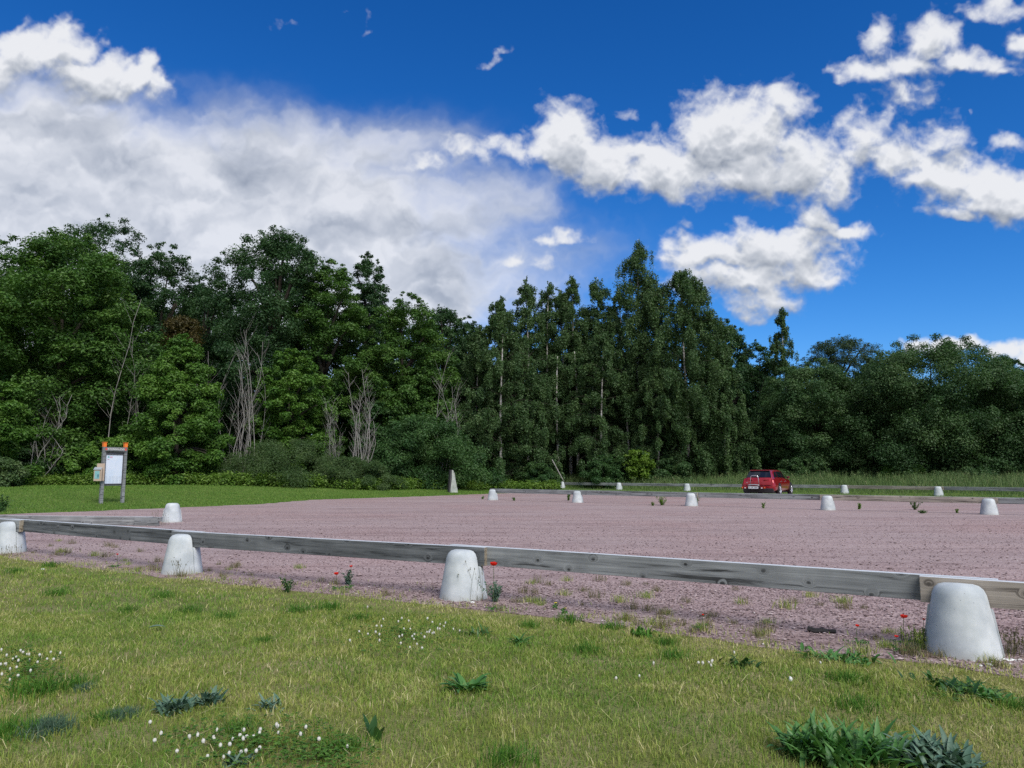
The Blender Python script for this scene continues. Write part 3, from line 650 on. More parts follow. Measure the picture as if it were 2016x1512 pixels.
# back rows first: they close the view through the wood
for i, (px, Y, top, hw) in enumerate([(-120, 72, 470, 120), (60, 74, 500, 110), (230, 75, 520, 110), (420, 74, 560, 100), (560, 76, 530, 100), (760, 76, 610, 90), (900, 80, 650, 90), (1050, 84, 660, 90), (1180, 84, 640, 80), (1330, 84, 650, 90), (1490, 80, 720, 80), (1640, 76, 745, 90), (1790, 76, 745, 90), (1950, 74, 760, 90), (2110, 72, 720, 90)]):
    broadleaf('broadleaf_tree', 'dark tree deep inside the wood closing the gaps behind the front trees', px, Y, top, hw, 'oak', zb=.0, prof='tall', n=9000, leaf=.46, group='trees deep inside the wood')
def wood_mass():
    g = Geo(); n = 1500; px = rng.uniform(-420, 2500, n); Y = rng.uniform(80, 96, n); x = (px-CX)/F*Y; z0 = height(x, Y)
    top = np.interp(px, [-420, 0, 400, 900, 1000, 1400, 1500, 2050, 2500], [11, 13, 13, 9.5, 9, 9.5, 8, 7.5, 7.5]); z = z0+top*rng.rand(n)**.8
    leaf_cloud(g, np.stack([x, Y, z], 1), (1.9, 1.6, 1.3), 46, .75, .5, .5, .8, .2, .7)
    tag(g.build('wood_depths', M['oak']), 'dark depths of the wood behind all the trees that can be told apart', 'wood', kind='stuff')
wood_mass()
B = broadleaf
B = broadleaf
B('maple_tree', 'big maple with large bright leaf layers at the left edge of the wood', 95, 47, 452, 148, 'maple', .10, 'tall', 46000, .27, .20, group=WOOD, up=1.0, flat_=.42)
B('maple_tree', 'maple cut off by the left edge of the photo beside the big bright maple', -90, 50, 450, 110, 'maple', .08, 'tall', 20000, .27, .22, group=WOOD, up=1.0, flat_=.45)
B('oak_tree', 'dark oak with the ragged top rising behind the big bright maple', 178, 57, 428, 92, 'oak', .25, 'round', 26000, .24, .20, group=WOOD, lobes=.3)
B('oak_tree', 'dark oak sloping down right of the ragged oak, above the small rusty crown', 300, 57, 478, 80, 'oak', .12, 'tall', 24000, .24, .21, group=WOOD, lobes=.3)
B('oak_tree', 'lower dark tree filling the dip of the skyline left of the tallest oak', 388, 60, 545, 70, 'oak', .08, 'tall', 18000, .25, .22, group=WOOD)
B('oak_tree', 'tallest wide oak whose sky speckled crown peaks left of the centre of the wood', 522, 55, 450, 108, 'oak', .22, 'round', 32000, .24, .18, group=WOOD, lobes=.34)
B('maple_tree', 'dark maple with a rounded top right of the tallest oak', 638, 56, 512, 82, 'maple', .10, 'tall', 28000, .26, .20, group=WOOD, up=1.0, flat_=.45)
B('oak_tree', 'slim oak whose small tufted top stands above the dark maple', 716, 62, 498, 46, 'oak', .20, 'tall', 15000, .25, .24, group=WOOD, lobes=.3)
B('maple_tree', 'maple on the falling skyline with a few yellowing leaf layers', 795, 57, 575, 80, 'maple', .06, 'tall', 26000, .26, .21, group=WOOD, up=1.0, flat_=.45)
B('oak_tree', 'dark oak on the falling skyline just left of the weeping birch', 868, 63, 598, 62, 'oak', .06, 'tall', 18000, .25, .22, group=WOOD)
B('oak_tree', 'low round tree whose top meets the first birch spire', 918, 66, 622, 48, 'oak', .06, 'tall', 12000, .26, .24, group=WOOD)
B('small_tree', 'small tree with a rusty brown crown among the dark oaks', 342, 52, 622, 36, 'rust', .76, 'umbrella', 2600, .24, .30, group=None)
B('hornbeam_tree', 'bright green cone shaped young tree behind the info board', 345, 45, 655, 112, 'hazel', .01, 'cone', 30000, .24, .17, group=None, up=.8, flat_=.5)
B('young_maple', 'young maple with bright leaves entering at the left edge above the lawn', -8, 40, 748, 66, 'hazel', .02, 'round', 12000, .24, .22, up=1.0, flat_=.5)
B('young_maple', 'young maple with fresh green rounded crown between the two groups of dead stems', 568, 50, 688, 76, 'hazel', .02, 'tall', 20000, .26, .19, up=1.0, flat_=.45)
B('chestnut_tree', 'small tree with drooping light green leaf sprays right of the thin dead stems', 815, 57, 712, 74, 'maple', .05, 'tall', 18000, .30, .19, up=.9, droop=.5, flat_=.5)
B('dense_bush', 'large dense round dark green bush left of the standing stone', 835, 52, 816, 112, 'bushy', .0, 'dome', 26000, .20, .17, cat='bush', trunk=False, flat_=.6)
B('shrub', 'long grey green willowy shrub along the lawn below the dead stems', 575, 47, 868, 128, 'willow', .0, 'dome', 22000, .16, .17, cat='bush', trunk=False, wid=.34)
B('shrub', 'lower grey green willowy shrub sloping down to the lawn left of the dense bush', 690, 46.5, 898, 72, 'willow', .0, 'dome', 11000, .16, .19, cat='bush', trunk=False, wid=.34)
B('shrub', 'dark low shrub in the shade beneath the big bright maple', 60, 45, 880, 90, 'bushy', .0, 'dome', 12000, .22, .19, cat='bush', trunk=False)
B('shrub', 'small leafy shrub directly behind the left post of the info board', 195, 44.5, 862, 62, 'hazel', .0, 'dome', 9000, .22, .2, cat='bush', trunk=False)
B('shrub', 'pale leaved shrub at the far left edge of the lawn', -10, 37, 900, 48, 'willow', .0, 'dome', 6000, .18, .2, cat='bush', trunk=False)
B('shrub', 'dark shrub filling the gap between the dead stems and the drooping small tree', 740, 54, 790, 60, 'bushy', .0, 'dome', 9000, .24, .2, cat='bush', trunk=False)
# birches
birch('birch_tree', 'broad weeping birch sweeping down to the ground right of the standing stone', 990, 59, 590, 100, .04, 38000, .17, 1.1, 60, wide=.75)
birch('birch_tree', 'second weeping birch behind the sweeping one, with a pale trunk showing', 940, 61, 632, 78, .04, 22000, .17, 1.1, 44, wide=.75)
birch('birch_tree', 'low birch crown filling the dip left of the leftmost high birch spire', 985, 66, 575, 56, .10, 20000, .18, .9, 36, wide=.6, pw=.55)
birch('birch_tree', 'birch top just showing in the notch left of the tallest birch', 1224, 67, 556, 52, .10, 20000, .18, .9, 36, wide=.6, pw=.6)
birch('birch_tree', 'birch top showing in the notch between the second and third birch spires', 1106, 68, 560, 50, .10, 20000, .18, .9, 36, wide=.6, pw=.6)
birch('birch_tree', 'slender birch with the leftmost high spire of the birch group', 1037, 64, 538, 60, .10, 22000, .17, .9, 44, wide=.6)
birch('birch_tree', 'thin birch with a small spire right of the leftmost birch spire', 1083, 66, 545, 54, .30, 13000, .17, .8, 36, wide=.6)
birch('birch_tree', 'slim birch with a pointed top between two blunter birch tops', 1129, 66, 532, 58, .28, 17000, .17, .9, 40, wide=.6)
birch('birch_tree', 'birch with a blunt dense top left of the tallest birch', 1182, 66, 536, 62, .22, 19000, .18, .9, 40, wide=.5)
birch('birch_tree', 'tallest birch with loose hanging branches and gaps of sky', 1266, 63, 460, 62, .18, 24000, .17, 1.2, 56, wide=.5, pw=.6)
birch('birch_tree', 'big full birch with a broad rounded top right of the tallest birch', 1352, 60, 520, 82, .10, 46000, .17, 1.1, 76, wide=.38, pw=.5, spire=.5)
birch('birch_tree', 'lower birch with dense hanging foliage before the blunt topped birch', 1192, 61, 640, 74, .10, 22000, .17, 1.0, 44, wide=.55, lean=-.08)
birch('birch_tree', 'lower birch with leaning white trunk under the big full birch', 1290, 59.5, 700, 60, .22, 17000, .17, 1.0, 40, wide=.6, lean=.14)
birch('birch_tree', 'hanging birch foliage reaching the tall grass left of the red car', 1428, 59, 670, 60, .04, 24000, .17, 1.2, 46, wide=.7)
birch('birch_tree', 'small birch filling in between the sweeping birch and the bare trunks', 1055, 60, 760, 42, .03, 11000, .17, 1.0, 30, wide=.8)
birch('birch_tree', 'lone birch with a thin tall spire above the trees right of the red car', 1553, 66, 596, 58, .22, 11000, .17, 1.3, 26, wide=.9, pw=.8)
for i, (px, Y, top) in enumerate([(1100, 63, 700), (1137, 64, 690), (1158, 65, 720), (1113, 67, 700), (1172, 63.5, 760), (1075, 66, 740), (1240, 62, 760)]):
    x, z0, H, R = place(px, Y, top, 10); r = np.random.RandomState(i+5); tg = Geo(); t = np.linspace(0, 1, 8)
    tg2 = np.stack([.22*np.sin(3*t+i)*t*(1 if i % 2 else -1), .1*np.sin(4*t), t*H-.1], 1); gtube(tg, tg2, .115*(1.12-t*.7), 7)
    root = empty('birch_tree', (x, Y, z0), 0, 'young birch with a bare white trunk standing in the dark gap of the birch group', 'tree', 'bare birch trunks in the dark gap'); tg.build('trunk', M['birch'], root, True)
    g = Geo(); C = np.stack([tg2[-1, 0]+r.randn(16)*.5, r.randn(16)*.5, H-.2-r.rand(16)*H*.3], 1); leaf_cloud(g, C, (.4, .4, .5), 120, .17, .5, .5, .9, .4, .6, r); g.build('crown', M['birchl'], root)
B('lime_shrub', 'small bright yellow green maple shrub below the birches', 1256, 57.5, 884, 28, 'lime', .0, 'round', 3200, .26, .26, cat='bush', up=1.1, trunk=False)
B('shrub', 'dark green shrub at the foot of the birches left of the yellow green shrub', 1190, 58, 893, 46, 'bushy', .0, 'dome', 7000, .2, .2, cat='bush', trunk=False)
B('shrub', 'low green shrub under the white leaning birch trunk', 1325, 57.5, 900, 42, 'alder', .0, 'dome', 6000, .2, .2, cat='bush', trunk=False)
B('shrub', 'shrub with small white flowers at the foot of the sweeping birch', 1058, 56.5, 908, 36, 'bushy', .0, 'dome', 7000, .18, .2, cat='bush', trunk=False)
B('shrub', 'dark undergrowth bush closing the gap behind the bare birch trunks', 1120, 70, 860, 70, 'bushy', .0, 'dome', 9000, .26, .2, cat='bush', trunk=False)
for px, Y, top, hw in [(-60, 62, 800, 80), (60, 60, 790, 80), (170, 61, 780, 80), (270, 60, 760, 80), (430, 60, 770, 80), (520, 62, 790, 70), (640, 60, 780, 80), (730, 62, 780, 80), (900, 64, 770, 80), (1010, 72, 780, 80), (1110, 76, 770, 80), (1210, 72, 780, 80), (1320, 70, 790, 80), (1410, 70, 780, 60), (1640, 66, 800, 80), (1760, 64, 800, 80), (1960, 62, 800, 80)]:
    B('bush', 'dark bush in the deep shade between the trunks of the wood', px, Y, top, hw, 'oak', .0, 'dome', 5200, .36, .22, cat='bush', trunk=False, group='dark bushes between the trunks')
# right of the red car
B('oak_tree', 'dark oak rising behind the right shoulder of the big full birch', 1438, 70, 628, 50, 'oak', .08, 'tall', 17000, .26, .22, group=WOOD, lobes=.3)
B('oak_tree', 'low dark oak between the shoulder oak and the thin spired birch', 1500, 71, 668, 46, 'oak', .06, 'tall', 14000, .26, .24, group=WOOD)
B('pine_tree', 'pine with a flat dark umbrella crown above the sallow thicket', 1662, 72, 662, 66, 'pine', .50, 'umbrella', 15000, .24, .20, flat_=.35, wid=.3, droop=0)
B('oak_tree', 'green tree right of the pine filling the skyline before the great sallow', 1722, 70, 702, 44, 'oak', .06, 'tall', 12000, .26, .24, group=WOOD)
B('sallow_tree', 'round sallow with pale green top behind and right of the red car', 1602, 58, 712, 96, 'alder', .0, 'round', 38000, .20, .2, group=WOOD, lobes=.12)
B('sallow_tree', 'sallow with dark hollow beside the round pale topped one', 1705, 57, 742, 72, 'alder', .01, 'tall', 24000, .20, .19, group=WOOD)
B('sallow_tree', 'greatest sallow, a huge dome at the right end of the wood', 1845, 54, 668, 146, 'alder', .0, 'round', 72000, .20, .19, group=WOOD, lobes=.08)
B('oak_tree', 'tree with loose dark leaves behind the huge dome at the right edge', 1990, 64, 706, 62, 'oak', .10, 'tall', 15000, .26, .22, group=WOOD, lobes=.3)
B('sallow_tree', 'sallow cut off by the right edge of the photo beside the huge dome', 2060, 50, 745, 95, 'alder', .01, 'round', 24000, .20, .18, group=WOOD)
B('sallow_tree', 'lower sallow leaning over the dark hollow behind the red car', 1535, 60, 770, 56, 'alder', .03, 'tall', 16000, .20, .2, group=WOOD)
B('shrub', 'green shrub in the tall grass right of the red car', 1580, 55, 900, 44, 'alder', .0, 'dome', 6500, .2, .2, cat='bush', trunk=False)
B('shrub', 'fresh green shrub below the dark hollow of the sallows', 1775, 52, 905, 40, 'hazel', .0, 'dome', 6000, .2, .2, cat='bush', trunk=False)
B('shrub', 'dark low shrub under the huge dome near the right edge', 1920, 50.5, 896, 70, 'alder', .0, 'dome', 10000, .2, .2, cat='bush', trunk=False)
# dead trees: bundles of bleached stems
def dead_tree(label, px, Y, top, spread, n, curve=.0, lean=0., tw=10, r0=.035, seed=0):
    n = int(n*1.15); r0 *= .70; tw = int(tw*1.6); curve += .9
    x, z0, H, R = place(px, Y, top, spread); r = np.random.RandomState(seed+int(px)); root = empty('dead_tree', (x, Y, z0), 0, label, 'dead tree', 'leafless trees at the wood edge')
    g = Geo(); tg = Geo()
    for i in range(n):
        h = H*(.42+.58*r.rand()); a = r.uniform(-1.15, 1.15); t = np.linspace(0, 1, 9); wv = r.rand(2)*6.28; b = r.randn()*.35
        P = np.stack([b*.5+a*R*(.35+.65*t)*t**.5*(1-.55*sst(.7, 1, t))+lean*h*t+.05*h*curve*np.sin(3*t+wv[0])+.07*r.randn(9)*t, r.randn()*.4+.4*np.sin(2*t+wv[1]), t*h-.1], 1)
        gtube(g, P, r0*(.8+.6*r.rand())*(1.1-t*.85), 5)
        for j in range(tw):
            s = .3+.68*r.rand(); q = np.array([np.interp(s, t, P[:, k]) for k in range(3)]); ln = h*.13*(.4+r.rand()); d = unit(np.array([r.choice((-1, 1))*(.30+.5*r.rand()), r.randn()*.4, .9])); ts = np.linspace(0, 1, 4)[:, None]
            gtube(tg, q+d*ln*ts+np.array([0, 0, .12*ln])*ts**2+r.randn(4, 3)*.03*ts, r0*.36*(1.1-ts[:, 0]), 4)
    g.build('stem', M['dead'], root, True); tg.build('twigs', M['dead'], root, True)
dead_tree('leafless many stemmed tree, the widest pale bundle, right of the bright cone shaped tree', 476, 47.6, 640, 44, 13, .6)
dead_tree('leafless tree of close upright pale stems above the willowy shrub', 709, 49.0, 712, 22, 12, .3)
dead_tree('thin leafless twiggy tree left of the close upright pale stems', 650, 48.6, 768, 34, 7, .6, r0=.022, tw=14)
dead_tree('pale forked leafless tree between the big maple and the bright cone shaped tree', 240, 46.0, 575, 24, 4, .4, .0, 9)
dead_tree('leafless grey tree bundle left of the sweeping birch', 886, 53.0, 690, 24, 10, .5, .01)
dead_tree('leafless tree with spreading bent branches in the shade under the big maple', 70, 43.6, 765, 66, 7, .6, .16, 12)
dead_tree('leafless twigs sticking out above the bright cone shaped tree', 372, 47.6, 668, 30, 6, .8, r0=.026)
g = Geo(); p0 = at(1087, 905, 56); p1 = np.append(flat(1109, 950)[:2]*.0, 0); p1 = at(1110, 948, 55.6); gtube(g, np.linspace(p0, p1, 5), .035, 5); tag(g.build('fallen_branch', M['dead'], smooth=True), 'bare thin branch leaning down from the birches to the far barrier', 'branch')
# low growth: nettles and herbs along the foot of the wood, tall meadow grass
def undergrowth():
    g = Geo(); xs = []; 
    for px in np.arange(-60, 1100, 3.2):
        Y = np.interp(px, [-60, 20, 450, 720, 900, 1100], [38, 42.5, 43.5, 45.5, 51.0, 55])
        for j in range(3): xs.append((at(px+rng.uniform(-3, 3), 930, Y)[0], Y+rng.uniform(-.7, 1.6)))
    xs = np.array(xs); z = height(xs[:, 0], xs[:, 1]); C = np.stack([xs[:, 0], xs[:, 1], z+.28], 1); k = len(C)
    s = .55+.7*fbm(xs[:, 0].astype(np.float32)*.5, xs[:, 1].astype(np.float32), 3, 501); C[:, 2] = z+.30*s
    leaf_cloud(g, C, np.stack([np.full(k, .36), np.full(k, .36), .50*s], 1), 52, .15, .9, .4, .7, .2, .55)
    tag(g.build('undergrowth', M['nettle']), 'band of fresh green nettles and herbs along the foot of the wood', 'undergrowth', kind='stuff')
undergrowth()
def meadow():
    g = Geo(); x, y = scatter(420000, 0, 62, 20, 66, lambda a, b: (~in_gravel(a, b)) & (b > 30) & (a < view_w(b)+2) & (a > .036*b))
    d = dist_line(x, y, FAR); p = fbm(x.astype(np.float32)*.8, y.astype(np.float32)*.8, 4, 511); keep = (d > .3) & (d < 17) & (rng.rand(len(x)) < np.clip(.25+d/9, 0, 1)*np.clip(.4+1.4*(p-.25), .2, 1))
    x, y, d, p = x[keep], y[keep], d[keep], p[keep]; n = len(x)
    h = (.12+.74*sst(2.0, 7.0, d))*(.35+.65*rng.rand(n)**1.5)*(.45+1.1*p)
    blades(g, np.stack([x, y, height(x, y)-.02], 1), h, .020+.012*rng.rand(n), .35, np.clip(.75*rng.rand(n)+.5*(p-.4), 0, 1), bend=.4)
    x, y = x[::24], y[::24]; k = (d[::24] > 3.5); x, y = x[k], y[k]; n = len(x)
    C = np.stack([x, y, height(x, y)+.35+.45*rng.rand(n)], 1); leaf_cloud(g, C, (.10, .10, .22), 7, .10, .4, .4, .9, .2, .4)
    tag(g.build('meadow_grass', M['tallgrass']), 'tall flowering meadow grass behind the far barrier', 'grass', kind='stuff')
meadow()
# ------------------------------------------------------------------ information board
def text_mesh(body, size, mat, name, parent, loc, rot, extrude=.002, align='CENTER'):
    c = bpy.data.curves.new(name, 'FONT'); c.body = body; c.size = size; c.extrude = extrude; c.align_x = align; c.align_y = 'CENTER'
    tmp = bpy.data.objects.new(name+'_curve', c); COL.objects.link(tmp); bpy.context.view_layer.update()
    me = bpy.data.meshes.new_from_object(tmp.evaluated_get(bpy.context.evaluated_depsgraph_get())); bpy.data.objects.remove(tmp)
    me.materials.clear(); me.materials.append(mat); o = link(name, me, parent, loc); o.rotation_euler = rot; return o
M['orange'] = plain('orange_paint', (.85, .20, .02), .5); M['board_wood'] = m_wood('grey_board_wood', (.20, .21, .215), (.09, .09, .095), (.30, .31, .32))
M['white_letter'] = plain('white_lettering', (.82, .82, .80), .5, noise_amt=.03); M['red_dot'] = plain('red_roundel', (.62, .10, .09), .5)
M['pale_wood'] = plain('pale_plywood', (.46, .36, .28), .7, noise_amt=.12, scale=12); M['grey_tin'] = plain('grey_zinc', (.40, .44, .46), .45, metal=.3)
M['leaflet'] = plain('teal_leaflets', (.20, .42, .44), .5); M['dark_trim'] = plain('dark_frame', (.07, .07, .075), .6)
def m_map():
    t = N('trail_map_print'); v = t.coord('Object'); s = t.n('ShaderNodeSeparateXYZ', {0: v}).outputs; x, z = s[0], s[2]
    n = t.noise(v, 7, 5); ctr = t.math('FRACT', t.math('MULTIPLY', n, 9.0)); lines = t.ramp(ctr, [(.0, 1), (.10, 0)])
    area = t.ramp(t.noise(v, 3.2, 4), [(.45, 0), (.62, .5)])
    c = t.mix(area, (.70, .76, .86), (.58, .69, .84)); c = t.mix(t.math('MULTIPLY', lines, .35), c, (.30, .36, .45))
    # rows of small print at the foot of the sheet, four columns
    row = t.ramp(t.math('FRACT', t.math('MULTIPLY', z, 38.0)), [(.42, 1), (.5, 0)]); colm = t.ramp(t.math('FRACT', t.math('MULTIPLY_ADD', x, 7.2, .5)), [(.0, 0), (.12, 0), (.16, 1), (.86, 1), (.9, 0)])
    wd = t.ramp(t.noise(t.coord('Object', (90, 1, 40)), 1, 1), [(.42, 0), (.5, 1)]); low = t.math('LESS_THAN', z, -.27)
    c = t.mix(t.math('MULTIPLY', t.math('MULTIPLY', row, colm), t.math('MULTIPLY', wd, t.math('MULTIPLY', low, .55))), c, (.22, .26, .33))
    return t.out(t.pbr(color=c, rough=.25, spec=.5))
pl = flat(198, 996)[:2]*(1.0); w_ = .84; th = math.radians(56); ux = np.array([math.cos(th), math.sin(th)]); c0 = pl+ux*w_/2
root = empty('information_board', (c0[0], c0[1], hz(*c0)), th, 'grey wooden information board with orange post tops and a pale trail map', 'information board')
for sx in (-1, 1):
    bevel_box('post', (.115, .115, 2.26), M['board_wood'], root, (sx*w_/2, 0, 1.08), bev=.006)
    cp = bevel_box('post_cap', (.119, .119, .17), M['orange'], root, (sx*w_/2, 0, 2.295), bev=.003)
    bevel_box('cap_plate', (.150, .150, .018), M['orange'], cp, (0, 0, .094), bev=.002)
hd = bevel_box('header_plank', (w_+.02, .035, .155), M['board_wood'], root, (0, -.076, 2.125))
text_mesh('DETOGDALEDEN', .098, M['white_letter'], 'lettering', hd, (0, -.019, 0), (R_(90), 0, 0))
for sx in (-1, 1):
    gd = Geo(); lathe(gd, [(0, .004), (.046, .004), (.046, 0)], n=20); d_ = gd.build('red_roundel', M['red_dot'], hd, loc=(sx*.385, -.0185, 0)); d_.rotation_euler = (R_(90), 0, 0)
bevel_box('roof_lath', (w_-.12, .09, .05), M['dark_trim'], root, (0, -.01, 2.015), bev=.004)
bevel_box('board_panel', (w_-.118, .04, 1.30), M['board_wood'], root, (0, .02, 1.335), bev=.004)
for sx in (-1, 1): bevel_box('frame', (.028, .03, 1.21), M['dark_trim'], root, (sx*.347, -.016, 1.335), bev=.004)
for sz in (-1, 1): bevel_box('frame', (.665, .03, .04), M['dark_trim'], root, (0, -.016, 1.335+sz*.585), bev=.004)
mp = bevel_box('map_sheet', (.665, .008, 1.13), m_map(), root, (0, -.006, 1.335), bev=0)
gd = Geo(); lathe(gd, [(.016, .002), (.036, .002), (.036, 0)], n=18); d_ = gd.build('green_emblem', plain('green_emblem_ink', (.05, .35, .30), .5), mp, loc=(-.235, -.0045, .475)); d_.rotation_euler = (R_(90), 0, 0)
bevel_box('pink_heading', (.11, .002, .05), plain('pink_ink', (.62, .38, .48), .5), mp, (-.13, -.0052, .475), bev=0); bevel_box('red_heading', (.075, .002, .022), plain('red_ink', (.55, .22, .28), .5), mp, (-.235, -.0052, .385), bev=0)
# brochure box screwed to the left post
pb_ = pl-ux*.02+np.array([-.03, -.17]); rb = empty('brochure_box', (pb_[0], pb_[1], hz(*pb_)), math.radians(14), 'small grey leaflet box on a plywood back, fixed to the information board', 'leaflet box')
bevel_box('back_board', (.32, .05, .68), M['pale_wood'], rb, (.05, .06, 1.22)); bx = bevel_box('box', (.27, .17, .44), M['pale_wood'], rb, (-.04, -.05, 1.10))
bevel_box('side_plate', (.05, .22, .46), M['pale_wood'], rb, (.13, -.05, 1.11)); ld = bevel_box('lid', (.32, .24, .02), M['grey_tin'], rb, (-.04, -.055, 1.365), (R_(24), 0, 0))
rb.scale = (.86, .86, 1); bevel_box('window', (.20, .006, .30), M['leaflet'], bx, (.0, -.089, .02), bev=0); bevel_box('leaflet', (.07, .004, .12), plain('dark_leaflet', (.08, .20, .24), .5), bx, (.045, -.094, -.02), bev=0)
# ------------------------------------------------------------------ standing stone
ps = np.array([(893-CX)/F*47, 47., 0]); ps[2] = hz(ps[0], 47.); S_ = .95
g = Geo(); outl = [(-.24, -.1), (.31, -.1), (.305, .0), (.255, .12), (.235, .36), (.165, .60), (.14, .85), (.10, 1.10), (.065, 1.27), (-.01, 1.34), (-.035, 1.46), (-.09, 1.49), (-.13, 1.46), (-.15, .9), (-.2, .3)]
n = len(outl); rs = np.random.RandomState(3); Vf = [(x+rs.randn()*.006, -.11+rs.randn()*.012, z) for x, z in outl]; Vb = [(x+rs.randn()*.01, .16+rs.randn()*.01, z*.99) for x, z in outl]
bm = bmesh.new(); a = [bm.verts.new(v) for v in Vf]; b = [bm.verts.new(v) for v in Vb]; bm.faces.new(a); bm.faces.new(b[::-1])
for i in range(n): bm.faces.new((a[(i+1) % n], a[i], b[i], b[(i+1) % n]))
bmesh.ops.triangulate(bm, faces=bm.faces[:]); bmesh.ops.subdivide_edges(bm, edges=bm.edges[:], cuts=2, use_grid_fill=True)
for v in bm.verts: v.co += Vector((rs.randn(), rs.randn(), rs.randn()*.4))*.007
bmesh.ops.recalc_face_normals(bm, faces=bm.faces[:]); me = bpy.data.meshes.new('standing_stone'); bm.to_mesh(me); bm.free()
def m_stone():
    t = N('lichened_granite'); v = t.coord('Object'); a = t.noise(v, 4, 6, .65); b = t.noise(v, 30, 5, .7)
    c = t.ramp(a, [(.3, (.30, .33, .30)), (.55, (.44, .46, .42)), (.75, (.54, .55, .50))]); c = t.mix(t.ramp(b, [(.56, 0), (.66, .7)]), c, (.18, .18, .17))
    return t.out(t.pbr(color=c, rough=.9, spec=.2, normal=t.bump(t.math('ADD', a, b), .6, .03)))
me.materials.append(m_stone()); st = link('standing_stone', me, None, ps, math.radians(27)); st.scale = (S_, S_, S_); tag(st, 'tall pale granite stone standing on the lawn edge before the dense bush', 'standing stone')
pl2 = bevel_box('side_shade_slab', (.10, .30, 1.56), plain('side_shade_stone', (.055, .05, .055), .8, noise_amt=.3, scale=6), st, (-.235, .03, .72), (0, R_(4.2), 0), .012); pl2['label'] = 'dark slab standing in for the shaded left side of the stone'  # dark colour carries the shade on the stone's left face
